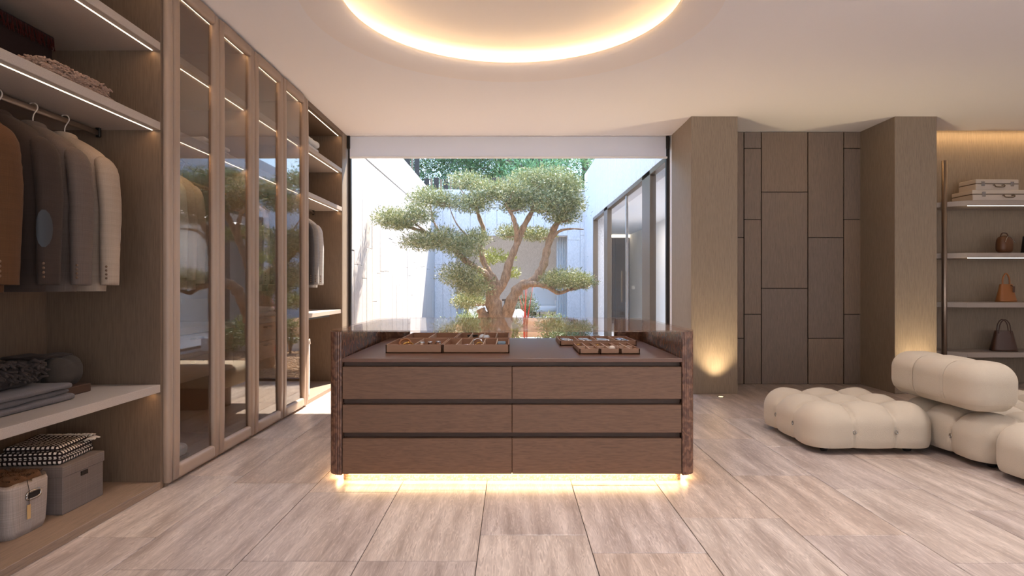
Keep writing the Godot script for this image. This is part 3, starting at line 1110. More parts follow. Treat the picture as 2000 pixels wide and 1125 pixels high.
func jewellery() -> void:
	var g := "jewellery trays on the island"
	tray("wooden jewellery tray at the front left corner of the island", -0.81, -0.447, 3.93, 4.40, 0.056, 2, 1, g)
	tray("wide wooden tray of five slots beside the front left tray", -0.445, -0.016, 3.93, 4.40, 0.056, 5, 1, g)
	tray("empty two-part wooden tray in the rear row at left", -0.80, -0.415, 4.45, 4.96, 0.056, 2, 1, g)
	tray("wooden tray in the rear row holding a black comb", -0.413, -0.02, 4.45, 4.96, 0.056, 4, 1, g)
	tray("low front right wooden tray, leftmost of three joined, empty", 0.424, 0.552, 3.87, 4.29, 0.036, 2, 2, g)
	tray("low front right wooden tray with a round white stone, middle of three", 0.554, 0.681, 3.87, 4.29, 0.036, 2, 2, g)
	tray("low front right wooden tray with a bead chain, rightmost of three", 0.683, 0.808, 3.87, 4.29, 0.036, 2, 2, g)
	tray("four-part wooden tray of silver jewels in the rear row at right", 0.345, 0.90, 4.43, 4.87, 0.036, 4, 1, g)
	var y := 0.753
	# folded cloths in the rightmost slot of the wide tray
	for i in 3:
		var st := ST()
		soft(st, Vector3(0, 0.008, 0), Vector3(0.055, 0.016, 0.12), 0.007, 6)
		var o := put("folded_cloth", st, mat(["silk_blue", "silk_white", "silk_grey"][i], [rgb(150, 180, 200), rgb(226, 232, 236), rgb(120, 140, 156)][i], 0.4))
		o.position = V(-0.062 - 0.004 * i, y + 0.0162 * i, 4.1 + 0.01 * i)
		tag(o, ["pale blue folded silk cloth, lowest of the three in the tray", "white folded silk cloth between two bluish ones in the tray", "grey blue folded silk cloth on top of the white one"][i], "cloth", "folded cloths in the wide tray")
	# pearls, a bangle, rings
	var ring := func(nm: String, label: String, cat: String, r: float, tr: float, m: Material, pos: Vector3, lean: float):
		var st := ST()
		var pts := []
		for i in 25:
			pts.append(Vector3(cos(TAU * i / 24) * r, 0, sin(TAU * i / 24) * r))
		tube(st, pts, [tr], 6)
		var o := put(nm, st, m)
		o.position = pos + Vector3(0, tr + r * sin(lean), 0)
		o.rotation.x = lean
		tag(o, label, cat)
	mat("gold", rgb(212, 170, 96), 0.25, 1.0)
	mat("silver", rgb(220, 220, 224), 0.2, 1.0)
	mat("pearl", rgb(240, 228, 214), 0.3)
	ring.call("bangle", "gold bangle lying in the front left tray", "bangle", 0.034, 0.006, M.gold, V(-0.70, y, 4.13), 0.5)
	ring.call("bangle", "thick dark gold bangle leaning in the front left tray, beside the thin one", "bangle", 0.036, 0.008, M.leather_tan, V(-0.735, y, 4.22), 0.7)
	ring.call("bracelet", "silver bracelet lying in the second slot of the wide tray", "bracelet", 0.03, 0.004, M.silver, V(-0.31, y, 4.16), 0.3)
	ring.call("bracelet", "silver bracelet standing in the third slot of the wide tray", "bracelet", 0.032, 0.004, M.silver, V(-0.235, y, 4.2), 1.1)
	ring.call("bracelet", "pale gold bracelet in the middle slot of the wide tray", "bracelet", 0.028, 0.004, M.gold, V(-0.21, y, 4.02), 1.0)
	ring.call("ring", "small gold ring in the empty low front right tray", "ring", 0.011, 0.0025, M.gold, V(0.455, y, 4.2), 1.2)
	ring.call("ring", "small gold ring beside the round white stone", "ring", 0.011, 0.0025, M.gold, V(0.585, y, 4.2), 1.0)
	var st := ST()
	ball(st, Vector3(0, 0.018, 0), Vector3(0.022, 0.018, 0.022), 8)
	var o: Node3D = put("stone", st, M.pearl)
	o.position = V(0.648, y, 3.98)
	tag(o, "round white polished stone in the low front right tray", "stone")
	o = thing("bead_chain", "chain of cream beads in the right end of the low front tray", "necklace", V(0.72, y, 4.18))
	for i in 16:
		st = ST()
		ball(st, Vector3(sin(i * 0.9) * 0.012 + 0.003 * i - 0.02, 0.008, cos(i * 0.6) * 0.05), Vector3.ONE * 0.007, 5)
		put("bead", st, M.pearl, o)
	st = ST()
	ball(st, Vector3(0, 0.012, 0), Vector3(0.02, 0.012, 0.014), 7)
	o = put("brooch", st, M.pearl)
	o.position = V(0.775, y, 4.1)
	tag(o, "oval cream brooch in the right end of the low front tray", "brooch")
	# heaps of silver chains in the rear right tray
	for k in 4:
		st = ST()
		var pts := []
		for i in 40:
			var a := i * 0.85 + k
			pts.append(Vector3(cos(a) * (0.045 - 0.0006 * i), 0.006 + 0.012 * absf(sin(i * 0.7)), sin(a * 1.13) * (0.13 - 0.001 * i)))
		tube(st, pts, [0.005], 5)
		o = put("silver_chain", st, M.silver)
		o.position = V(0.414 + 0.139 * k, y, 4.65)
		tag(o, "heap of silver chain in the %s part of the rear right tray" % ["first", "second", "third", "fourth"][k] + " from the left", "chain", "silver chains in the rear right tray")
	# watches in the front left tray
	for k in 3:
		o = thing("wristwatch", ["wristwatch with a pale strap, nearest the divider in the front left tray", "wristwatch with a brown strap in the front left tray, between two others", "wristwatch with a steel band at the right end of the front left tray"][k], "watch", V(-0.6 + 0.05 * k, y, 4.1 + 0.03 * k), 0.4 * k, "watches in the front left tray")
		st = ST()
		var pts := []
		for i in 13:
			pts.append(Vector3(0, 0.022 + sin(TAU * i / 12) * 0.02, cos(TAU * i / 12) * 0.03))
		tube(st, pts, [0.009], 6, Vector2(1.0, 0.25))
		put("strap", st, [M.tray_edge, M.leather_brown, M.steel][k], o)
		st = ST()
		lathe(st, Vector3(0, 0.041, 0), [Vector2(0.017, 0), Vector2(0.018, 0.005), Vector2(0.014, 0.008), Vector2(0, 0.008)], 16)
		put("dial", st, M.silver, o)
	o = thing("comb", "black comb in the rear wooden tray", "comb", V(-0.31, y, 4.85))
	st = ST()
	box(st, Vector3(0, 0.03, 0), Vector3(0.085, 0.014, 0.012), 0.003)
	put("spine", st, M.leather_black, o)
	for i in 10:
		st = ST()
		box(st, Vector3(-0.036 + 0.008 * i, 0.012, 0), Vector3(0.003, 0.024, 0.004))
		put("tooth", st, M.leather_black, o)
	st = ST()
	soft(st, Vector3(0, 0.02, 0), Vector3(0.075, 0.04, 0.2), 0.018, 8, func(p: Vector3, _n: Vector3): return 0.006 * sin(p.x * 90 + p.z * 40))
	o = put("silk_scarf", st, M.silk_white if M.has("silk_white") else M.pearl)
	o.position = V(-0.215, y, 4.74)
	tag(o, "crumpled white silk scarf in the rear wooden tray", "scarf")

# ================================================================ the cream seats
func module(label: String, pos: Vector3, w: float, h: float, l: float, cuts := 3) -> Node3D:
	var t := thing("seat_module", label, "seat", pos, 0.0, "tufted seat modules")
	var lines := []
	for i in range(1, cuts):
		lines.append(-0.5 + float(i) / cuts)
	var crease := func(q: float, size: float) -> float:
		var best := 9.0
		for e in lines:
			best = minf(best, absf(q - e * size))
		return 0.048 * exp(-best / 0.011) + 0.024 * exp(-pow(best / 0.085, 2.0))
	var st := ST()
	var yc := h * 0.5 - 0.025
	h += 0.02
	soft(st, Vector3(0, yc, 0), Vector3(w, h, l), h * 0.40, 76, func(p: Vector3, nn: Vector3):
		var gx: float = crease.call(p.x, w) * (1.0 - absf(nn.x))
		var gz: float = crease.call(p.z, l) * (1.0 - absf(nn.z))
		var side: float = lerpf(0.42, 1.0, smoothstep(0.25, 0.85, nn.y))
		var wrinkle: float = 0.0022 * sin((p.x + p.z) * 130.0 + 6.0 * sin(p.y * 20.0)) * exp(-pow(maxf(0.0, 0.05 - minf(absf(absf(p.x) - w / 6), absf(absf(p.z) - l / 6))) / 0.05 - 0.8, 2.0) * 6.0) * (1.0 - absf(nn.y))
		var dimple := 0.0
		for e in lines:
			for f in lines:
				dimple += 0.018 * exp(-(pow(p.x - e * w, 2.0) + pow(p.z - f * l, 2.0)) / 0.0018) * maxf(nn.y, 0.0)
		return 0.018 - side * (gx + gz) - dimple + wrinkle, 0.045 - yc)
	put("cushion", st, M.boucle, t)
	for e in lines:
		for s in [-1.0, 1.0]:
			for ax in 2:
				var q := Vector3(s * (w / 2 - 0.002), yc + 0.01, e * l) if ax == 0 else Vector3(e * w, yc + 0.01, s * (l / 2 - 0.002))
				var nrm := Vector3(s, 0, 0) if ax == 0 else Vector3(0, 0, s)
				st = ST()
				var pts := []
				for i in 13:
					pts.append(q + nrm * 0.004 + Vector3(0, cos(TAU * i / 12) * 0.013, 0) + nrm.cross(Vector3.UP) * sin(TAU * i / 12) * 0.011)
				tube(st, pts, [0.0032], 5)
				put("ring", st, M.steel, t)
	for x in [-1.0, 1.0]:
		for z in [-1.0, 1.0]:
			st = ST()
			lathe(st, Vector3(x * (w / 2 - 0.14), 0, z * (l / 2 - 0.12)), [Vector2(0, 0), Vector2(0.022, 0), Vector2(0.03, 0.012), Vector2(0.03, 0.05), Vector2(0.02, 0.07), Vector2(0, 0.07)], 14)
			put("foot", st, M.shadow_gap, t)
	return t

func seating() -> void:
	var a := module("square cream tufted seat module, nearest the window and standing out to the left", V(2.525, 0, 4.72), 0.87, 0.345, 0.9)
	again(a, "cream tufted seat module under the bolster, right of the square one", V(3.42, 0, 4.33), 0.0, "tufted seat modules")
	again(a, "cream tufted seat module at the right edge, nearest the camera", V(3.42, 0, 3.405), 0.0, "tufted seat modules")
	again(a, "cream tufted seat module furthest right, behind the bolster", V(4.34, 0, 4.72), 0.0, "tufted seat modules")
	var b := thing("bolster", "rounded cream backrest bolster lying on a tufted seat module", "cushion", V(3.10, 0.365, 4.36))
	var st := ST()
	soft(st, Vector3(0, 0.145, 0), Vector3(0.34, 0.325, 0.92), 0.122, 76, func(p: Vector3, nn: Vector3):
		var g := 0.0
		for e in [-0.15, 0.17]:
			g += 0.016 * exp(-absf(p.z - e) / 0.009) + 0.006 * exp(-pow((p.z - e) / 0.06, 2.0))
		return (0.006 - g * (1.0 - absf(nn.z))) * (1.0 if nn.y > -0.5 else 0.3), -0.145)
	put("cushion", st, M.boucle, b)
	for e in [-0.15, 0.17]:
		st = ST()
		var loop := []
		for i in 49:
			var q := Vector2(cos(TAU * i / 48), sin(TAU * i / 48))
			loop.append(Vector3(signf(q.x) * minf(absf(q.x) * 1.2, 0.047) + q.x * 0.1165, maxf(0.003, 0.145 + signf(q.y) * minf(absf(q.y) * 1.2, 0.04) + q.y * 0.1165), e))
		tube(st, loop, [0.004], 6)
		put("seam", st, M.boucle, b)
	# the bench between the island and the window
	b = thing("bench", "low cream bench with rounded ends behind the island", "bench", V(-0.45, 0, 6.05))
	st = ST()
	prism(st, rrect(-0.8, 0.8, -0.24, 0.24, 0.23, 0.23, 10), 0.0, 0.2, true)
	put("base", st, M.walnut, b)
	st = ST()
	soft(st, Vector3(0, 0.31, 0), Vector3(1.9, 0.22, 0.6), 0.1, 16)
	put("seat", st, M.boucle, b)

# ================================================================ the shelf niche
func niche() -> void:
	var t := thing("shelf_unit", "open grey shelf unit of four boards on a slim round post", "shelf", V(6.4, 0, 7.3))
	xf = Transform3D(Basis(), -t.position)
	for y in [2.16, 1.56, 0.99, 0.415]:
		var st := ST()
		prism(st, PackedVector2Array([Vector2(5.23, 7.06), Vector2(8.0, 7.06), Vector2(8.0, 7.478), Vector2(4.645, 7.478), Vector2(4.645, 7.30), Vector2(4.98, 7.24)]), y - 0.058, y)
		put("shelf", st, M.greige, t)
	for y in [2.16, 1.56]:
		var st := ST()
		slab(st, 5.24, 7.98, y - 0.062, y - 0.0575, 7.062, 7.072)
		put("light_strip", st, M.led, t)
		area("niche_shelf_lamp", V(6.6, y - 0.066, 7.075), Vector2(2.7, 0.008), DOWN_X, Color(1.0, 0.85, 0.66), LED * 0.6)
	var st := ST()
	tube(st, [V(5.045, 0, 7.17), V(5.045, 1.0, 7.17), V(5.045, 2.64, 7.17)], [0.028], 16)
	put("post", st, M.rail, t)
	xf = Transform3D()
	# two cases
	suitcase("large white hard case lying on the top shelf, below the smaller one", V(5.70, 2.16, 7.24), Vector3(0.80, 0.125, 0.34), 0.0)
	suitcase("smaller white hard case lying on the larger one on the top shelf", V(5.62, 2.285, 7.25), Vector3(0.52, 0.13, 0.26), 0.05)
	# bags
	var b := thing("handbag", "rounded brown leather bag on the second shelf from the top", "bag", V(5.77, 1.56, 7.2))
	st = ST()
	xf = Transform3D(Basis(Vector3.UP, 0.35), Vector3.ZERO)
	soft(st, Vector3(0, 0.105, 0), Vector3(0.2, 0.21, 0.12), 0.055, 14, func(p: Vector3, _n: Vector3): return -0.018 * smoothstep(0.0, 0.11, p.y) * absf(p.x) / 0.1)
	put("body", st, M.leather_brown, b)
	st = ST()
	tube(st, spline([Vector3(-0.07, 0.19, 0.0), Vector3(-0.04, 0.235, 0), Vector3(0.04, 0.235, 0), Vector3(0.07, 0.19, 0.0)], 5), [0.007], 6)
	put("handle", st, M.leather_dark, b)
	st = ST()
	tube(st, spline([Vector3(-0.09, 0.12, 0.064), Vector3(-0.03, 0.19, 0.05), Vector3(0.03, 0.19, 0.05), Vector3(0.09, 0.12, 0.064)], 4), [0.004], 5)
	put("zip", st, M.gold if M.has("gold") else M.steel, b)
	xf = Transform3D()
	b = thing("handbag", "caramel leather tote with one arched handle on the third shelf", "bag", V(5.79, 0.99, 7.2))
	st = ST()
	xf = Transform3D(Basis(Vector3.UP, 0.2), Vector3.ZERO)
	tote(st, 0.25, 0.16, 0.21, 0.12, 0.05)
	put("body", st, M.leather_tan, b)
	st = ST()
	tube(st, spline([Vector3(-0.05, 0.19, 0.0), Vector3(-0.045, 0.28, 0), Vector3(0, 0.335, 0), Vector3(0.045, 0.28, 0), Vector3(0.05, 0.19, 0.0)], 6), [0.009], 7)
	put("handle", st, M.leather_tan, b)
	st = ST()
	box(st, Vector3(0.045, 0.15, 0.055), Vector3(0.028, 0.07, 0.008), 0.003)
	tube(st, [Vector3(0.03, 0.2, 0.03), Vector3(0.045, 0.18, 0.055)], [0.004], 5)
	put("charm", st, M.leather_dark, b)
	xf = Transform3D()
	b = thing("handbag", "dark brown leather shopper with two thin handles on the lowest shelf", "bag", V(5.76, 0.415, 7.2))
	xf = Transform3D(Basis(Vector3.UP, -0.3), Vector3.ZERO)
	st = ST()
	tote(st, 0.27, 0.17, 0.24, 0.15, 0.07)
	put("body", st, M.leather_dark, b)
	for z in [-0.03, 0.035]:
		st = ST()
		tube(st, spline([Vector3(-0.06, 0.21, z), Vector3(-0.045, 0.32, z), Vector3(0.0, 0.37, z), Vector3(0.045, 0.32, z), Vector3(0.06, 0.21, z)], 6), [0.006], 6)
		put("handle", st, M.leather_dark, b)
	xf = Transform3D()
	b = thing("handbag", "black leather bag at the right edge of the second shelf from the top", "bag", V(6.10, 1.56, 7.2))
	st = ST()
	tote(st, 0.24, 0.2, 0.2, 0.12, 0.08)
	put("body", st, M.leather_black, b)
	st = ST()
	tube(st, spline([Vector3(-0.06, 0.19, 0), Vector3(0, 0.27, 0), Vector3(0.06, 0.19, 0)], 6), [0.007], 6)
	put("handle", st, M.leather_black, b)

func tote(st: SurfaceTool, w0: float, w1: float, h: float, t0: float, t1: float) -> void:
	grid(st, 28, 10, func(u: float, v: float):
		var a: float = u * TAU
		var e := Vector2(signf(cos(a)) * pow(absf(cos(a)), 0.55), signf(sin(a)) * pow(absf(sin(a)), 0.55))
		var k: float = clampf(v * 1.2 - 0.1, 0, 1)
		var shrink: float = clampf(v * 10.0, 0, 1)
		return Vector3(e.x * lerpf(w0, w1, k) / 2 * shrink, h * k, e.y * lerpf(t0, t1, pow(k, 0.8)) / 2 * shrink), 1, true)

func suitcase(label: String, pos: Vector3, s: Vector3, turn: float) -> void:
	var t := thing("suitcase", label, "suitcase", pos, turn, "white hard cases")
	var st := ST()
	box(st, Vector3(0, s.y * 0.3, 0), Vector3(s.x, s.y * 0.6 - 0.004, s.z), 0.006)
	put("body", st, M.case_skin, t)
	st = ST()
	box(st, Vector3(0, s.y * 0.81, 0), Vector3(s.x, s.y * 0.38, s.z), 0.006)
	put("lid", st, M.case_skin, t)
	st = ST()
	box(st, Vector3(0, s.y * 0.6, 0), Vector3(s.x - 0.006, 0.012, s.z - 0.006))
	put("seam", st, M.bronze, t)
	for x in [-0.34, 0.34]:
		st = ST()
		box(st, Vector3(x * s.x, s.y * 0.6, s.z / 2 + 0.003), Vector3(0.04, 0.055, 0.01), 0.003)
		box(st, Vector3(x * s.x, s.y * 0.66, s.z / 2 + 0.008), Vector3(0.018, 0.02, 0.008), 0.002)
		put("latch", st, M.steel, t)
	st = ST()
	var z := s.z / 2
	tube(st, spline([Vector3(-0.05, s.y * 0.48, z), Vector3(-0.06, s.y * 0.45, z + 0.03), Vector3(-0.045, s.y * 0.3, z + 0.035), Vector3(0.045, s.y * 0.3, z + 0.035), Vector3(0.06, s.y * 0.45, z + 0.03), Vector3(0.05, s.y * 0.48, z)], 4), [0.007], 7)
	put("handle", st, M.bronze, t)

# ================================================================ clothes and boxes in the wardrobes
func hanger(label: String, pos: Vector3, m: Material, group: String) -> void:
	var t := thing("hanger", label, "hanger", pos, 0.0, group)
	var st := ST()
	var pts := [Vector3(0, -0.1, 0), Vector3(0, -0.05, 0), Vector3(0.004, -0.035, 0)]
	for i in 9:
		var a := deg_to_rad(-50 + 230 * i / 8.0)
		pts.append(Vector3(cos(a) * 0.024, 0.0 + sin(a) * 0.024, 0))
	tube(st, pts, [0.003], 6)
	put("hook", st, M.steel if m != M.hanger else M.hanger, t)
	st = ST()
	tube(st, spline([Vector3(-0.18, -0.235, 0), Vector3(-0.1, -0.178, 0), Vector3(-0.04, -0.115, 0), Vector3(0.04, -0.115, 0), Vector3(0.1, -0.178, 0), Vector3(0.18, -0.235, 0)], 4), [0.014, 0.016, 0.018, 0.02, 0.022, 0.026, 0.03, 0.033, 0.033, 0.033, 0.033, 0.03, 0.026, 0.024, 0.02, 0.018, 0.016, 0.014], 8, Vector2(0.5, 1.0))
	put("shoulder_bar", st, m, t)

func garment(n: String, label: String, cat: String, group: String, pos: Vector3, m: Material, long: float, sleeve: float, wide := 1.0, thick := 1.0, sd := 1, formal := true, patch := false) -> Node3D:
	var t := thing(n, label, cat, pos, 0.0, group)
	var noise := FastNoiseLite.new()
	noise.seed = sd
	noise.frequency = 3.0
	noise.fractal_octaves = 3
	var crumple := 0.006 if formal else 0.013
	var st := ST()
	grid(st, 40, 34, func(u: float, v: float):
		var a: float = u * TAU
		var y: float
		var hw: float
		var ht: float
		if v < 0.6:
			y = lerpf(-long, -0.235, v / 0.6)
			hw = lerpf(0.198, 0.21, v / 0.6) + 0.008 * sin(v * 5.0)
			ht = lerpf(0.052, 0.074, v / 0.6)
		else:
			var k: float = (v - 0.6) / 0.4
			hw = lerpf(0.21, 0.058, pow(k, 1.1))
			y = lerpf(-0.235, -0.10, pow(k, 0.62))
			ht = lerpf(0.074, 0.046, k)
		var e := Vector2(signf(cos(a)) * pow(absf(cos(a)), 0.62), signf(sin(a)) * pow(absf(sin(a)), 0.62))
		var q := Vector3(e.x * hw * wide, y, e.y * ht * thick)
		var f: float = noise.get_noise_3d(q.x * 2.0, q.y * 0.55, q.z * 2.0) * crumple * (1.3 - v)
		return q + Vector3(e.x * f, 0, e.y * f * 1.6), 1, false)
	put("torso", st, m, t)
	for s in [-1.0, 1.0]:
		st = ST()
		var pts := [Vector3(s * 0.165, -0.213, 0), Vector3(s * 0.195, -0.232, 0), Vector3(s * 0.215, -0.275, 0), Vector3(s * 0.224, -0.35, 0), Vector3(s * 0.23, -0.47, -0.006), Vector3(s * 0.232, -0.6, 0.0), Vector3(s * 0.236, -0.74, 0.008), Vector3(s * 0.24, -sleeve, 0.014)]
		var rr := [0.03, 0.046, 0.054, 0.054, 0.052, 0.05, 0.046, 0.043]
		for i in pts.size():
			pts[i].x *= wide
		var pp := spline(pts, 5)
		var radii := []
		for i in pp.size():
			var k := i / 5.0
			radii.append(lerpf(rr[int(minf(k, 6.999))], rr[mini(int(minf(k, 6.999)) + 1, 7)], k - int(minf(k, 6.999))) * (1.0 + (0.05 if formal else 0.1) * noise.get_noise_2d(i * 0.23, s * 4 + sd)))
		tube(st, pp, radii, 14, Vector2(1.15 * thick, 0.78))
		put("sleeve", st, m, t)
		if formal:
			for i in 4:
				st = ST()
				ball(st, Vector3(s * (0.24 * wide + 0.016), -sleeve + 0.035 + 0.02 * i, 0.058 * thick), Vector3(0.0065, 0.0065, 0.0045), 5)
				put("cuff_button", st, M.hanger_dark, t)
		if patch:
			st = ST()
			grid(st, 14, 6, func(u: float, v: float):
				var a: float = u * TAU
				var yy: float = -0.62 + sin(a) * 0.085 * v
				var ang: float = 0.95 + cos(a) * v * 0.62
				return Vector3(s * (0.232 * wide + cos(ang) * 0.041), yy, sin(ang) * 0.066 * thick + 0.004), 1, s < 0)
			put("elbow_patch", st, M.patch, t)
	st = ST()
	grid(st, 24, 4, func(u: float, v: float):
		var a: float = u * TAU
		var r: float = lerpf(0.072, 0.056, v)
		return Vector3(cos(a) * r * 1.05, -0.125 + 0.04 * v + 0.012 * sin(a), sin(a) * r * 0.85), 1, false)
	put("collar", st, m, t)
	return t

func folded(n: String, label: String, cat: String, pos: Vector3, s: Vector3, layers: int, m: Material, sd: int, group := "", turn := 0.0) -> Node3D:
	var t := thing(n, label, cat, pos, turn, group)
	var noise := FastNoiseLite.new()
	noise.seed = sd
	noise.frequency = 4.0
	var h := s.y / layers
	for i in layers:
		var st := ST()
		soft(st, Vector3(0.01 * sin(i * 2.1 + sd), h * (i + 0.5), 0.008 * cos(i * 1.7 + sd)), Vector3(s.x - 0.012 * (i % 2), h * 1.02, s.z - 0.01 * (i % 3)), h * 0.5, 14, func(p: Vector3, nn: Vector3):
			return noise.get_noise_3d(p.x, i * 3.0, p.z) * h * 0.35 * (0.2 + absf(nn.y)) if nn.y > -0.4 or i > 0 else 0.0)
		put("fold", st, m, t)
	return t

func fringe(parent: Node3D, m: Material, a: Vector3, b: Vector3, n: int, drop: Vector3, r: float) -> void:
	var st := ST()
	for i in n:
		var p := a.lerp(b, (i + rng.randf() * 0.6) / n)
		var j := Vector3(rng.randf_range(-1, 1), 0, rng.randf_range(-1, 1)) * drop.length() * 0.25
		tube(st, [p, p + drop * 0.4 + Vector3.UP * r * 2 + j * 0.3, p + drop + j], [r, r * 1.1, r * 0.7], 5)
	put("fringe", st, m, parent).set_meta("kind", "stuff")

func chunky(n: String, label: String, pos: Vector3, s: Vector3, m: Material, count: int, r: float, cat: String) -> Node3D:   # a heap of looped thick yarn
	var t := thing(n, label, cat, pos)
	var st := ST()
	soft(st, Vector3(0, s.y * 0.4, 0), s * Vector3(0.92, 0.78, 0.92), s.y * 0.36, 12)
	put("cloth", st, m, t)
	st = ST()
	for i in count:
		var u := rng.randf_range(-1, 1)
		var w := rng.randf_range(-1, 1)
		var hgt := s.y * (0.80 - 0.45 * pow(maxf(absf(u), absf(w)), 3.0))
		var p := Vector3(u * s.x * 0.46, hgt, w * s.z * 0.46)
		if i % 2 == 0:                                   # yarn ends hanging over the sides towards the camera and the room
			p = Vector3(s.x * 0.46, s.y * rng.randf_range(0.15, 0.8), w * s.z * 0.46) if i % 4 == 0 else Vector3(u * s.x * 0.46, s.y * rng.randf_range(0.15, 0.8), s.z * 0.46)
		var a := rng.randf() * TAU
		var v := Vector3(cos(a), rng.randf_range(-0.5, 0.3), sin(a)) * r * 3.2
		tube(st, [p - v, p + Vector3.UP * r * 1.3, p + v], [r * 0.6, r, r * 0.6], 6)
	put("yarn", st, m, t).set_meta("kind", "stuff")
	return t

func clothes() -> void:
	# ---- jackets in the open bay nearest the camera
	var g := "jackets in the open bay nearest the camera"
	var hg := "white hangers in the open bay nearest the camera"
	var rail := 2.051
	for j in [[3.235, "cream_wool", "cream herringbone jacket, furthest right of the four in the open bay", "white hanger holding the cream herringbone jacket"], [3.02, "grey_wool", "grey brown wool jacket between the cream one and the dark one with elbow patches", "white hanger holding the grey brown wool jacket"],
			[2.81, "dark_wool", "dark brown jacket with a grey elbow patch", "hanger holding the dark brown jacket with elbow patches"], [2.575, "tan_cord", "tan corduroy jacket at the left edge of the photo", "hanger holding the tan corduroy jacket"]]:
		garment("jacket", j[2], "jacket", g, V(-2.355, rail, j[0]), M[j[1]], 0.905, 0.872, 1.03, 1.15, int(j[0] * 100), true, j[1] == "dark_wool")
		hanger(j[3], V(-2.355, rail, j[0]), M.hanger, hg)
	# ---- pale shirts and trousers behind the first pair of glass doors
	g = "shirts behind the tinted glass"
	for i in 4:
		garment("shirt", ["white linen shirt behind the first glass door, nearest the camera", "second cream shirt from the camera behind the first glass door", "third cream shirt from the camera behind the first glass door", "oat coloured shirt behind the first glass door, last in the row of shirts"][i], "shirt", g, V(-2.355, rail, 3.83 + 0.115 * i), M[["white_linen", "white_linen", "oat_linen", "oat_linen"][i]], 0.90, 0.80 + 0.02 * i, 1.0, 0.62, 50 + i, false)
		hanger(["hanger of the white linen shirt nearest the camera", "hanger of the second cream shirt", "hanger of the third cream shirt", "hanger of the oat coloured shirt"][i], V(-2.355, rail, 3.83 + 0.115 * i), M.hanger_dark, "hangers behind the first glass door")
	for i in 5:
		var t := thing("trousers", ["grey trousers folded over a hanger, next after the shirts", "second pair of grey trousers after the shirts", "third and middle pair of the five grey trousers", "fourth pair of grey trousers after the shirts", "last pair of grey trousers, by the partition"][i], "trousers", V(-2.355, rail, 4.30 + 0.085 * i), 0.0, "grey trousers behind the tinted glass")
		var st := ST()
		tube(st, [Vector3(0, -0.12, 0), Vector3(0, -0.03, 0), Vector3(0.022, 0.0, 0), Vector3(0.0, 0.024, 0)], [0.003], 6)
		tube(st, [Vector3(-0.2, -0.19, 0), Vector3(0, -0.115, 0), Vector3(0.2, -0.19, 0)], [0.01], 6)
		tube(st, [Vector3(-0.2, -0.19, 0), Vector3(0.2, -0.19, 0)], [0.008], 6)
		put("hanger", st, M.hanger_dark, t)
		st = ST()
		grid(st, 10, 24, func(u: float, v: float):
			var k: float = (v - 0.5) * 2.0
			return Vector3((u - 0.5) * 0.36 * (1.0 - 0.1 * absf(k)) + 0.01, -0.185 - 0.78 * absf(k) + 0.012 * (1 - absf(k)), (0.006 + 0.018 * absf(k)) * signf(k) + 0.004 * sin(u * 14 + i)), 1)
		put("cloth", st, M.grey_trouser, t)
	# ---- jackets behind the second pair
	for i in 4:
		var dd := 5.02 + 0.13 * i
		garment("coat", ["charcoal coat behind the third glass door, nearest the camera", "grey coat second from the camera behind the third glass door", "oat coat third from the camera behind the third glass door", "grey brown coat behind the third glass door, last of the four"][i], "coat", "coats behind the second pair of doors", V(-2.355, rail, dd), M[["charcoal_wool", "mid_grey_wool", "oat_linen", "grey_wool"][i]], 0.92, 0.86, 1.0, 0.85, 70 + i)
		hanger(["hanger of the charcoal coat", "hanger of the second coat, the grey one", "hanger of the third coat, the oat one", "hanger of the grey brown coat"][i] + " behind the third glass door", V(-2.355, rail, dd), M.hanger_dark, "hangers behind the third glass door")
	# ---- jackets in the bay by the window
	var cols := ["brown_wool", "dark_wool", "charcoal_wool", "mid_grey_wool", "pale_grey_wool"]
	for i in 5:
		var dd := 6.13 + 0.165 * i
		garment("jacket", ["tan brown jacket half hidden behind the wardrobe frame by the window", "dark brown jacket in the bay by the window", "charcoal jacket in the middle of the bay by the window", "mid grey jacket in the bay by the window, next to the pale one", "pale grey jacket in the bay by the window, furthest back"][i], "jacket", "jackets in the bay by the window", V(-2.355, rail, dd), M[cols[i]], 0.95 if i < 3 else 0.89, 0.86, 1.0, 0.95, 90 + i)
		hanger("hanger of the %s jacket in the bay by the window" % ["tan brown", "dark brown", "charcoal", "mid grey", "pale grey"][i], V(-2.355, rail, dd), M.hanger, "hangers in the bay by the window")
	# ---- on the shelves of the near bay
	var y := 0.605
	folded("blanket", "grey woven blanket folded in three at the left of the white shelf", "blanket", V(-2.42, y, 2.76), Vector3(0.44, 0.09, 0.66), 3, M.blanket_grey, 3)
	chunky("throw", "dark chunky knitted throw with loops lying on the folded grey blanket", V(-2.43, y + 0.093, 2.72), Vector3(0.36, 0.15, 0.55), M.chunky_dark, 520, 0.0085, "throw")
	var st := ST()
	slab(st, -2.66, -2.28, y, y + 0.045, 3.105, 3.33, 0.004)
	tag(put("storage_board", st, M.walnut_dark), "flat brown wooden case under the dark canvas bag", "case")
	var bag := thing("canvas_bag", "dark grey canvas bag with a flap lying on the brown wooden case", "bag", V(-2.47, y + 0.045, 3.22))
	st = ST()
	soft(st, Vector3(0, 0.075, 0), Vector3(0.34, 0.15, 0.23), 0.06, 18, func(p: Vector3, nn: Vector3): return 0.007 * sin(p.x * 40 + 3 * sin(p.z * 22)) * absf(nn.y) - 0.01 * exp(-pow((p.x - 0.08) / 0.02, 2.0)))
	put("body", st, M.canvas_dark, bag)
	st = ST()
	tube(st, spline([Vector3(0.08, 0.02, 0.125), Vector3(0.08, 0.14, 0.10), Vector3(0.08, 0.162, 0), Vector3(0.08, 0.14, -0.1), Vector3(0.08, 0.02, -0.125)], 5), [0.012], 6, Vector2(1.0, 0.3))
	put("strap", st, M.canvas_dark, bag)
	st = ST()
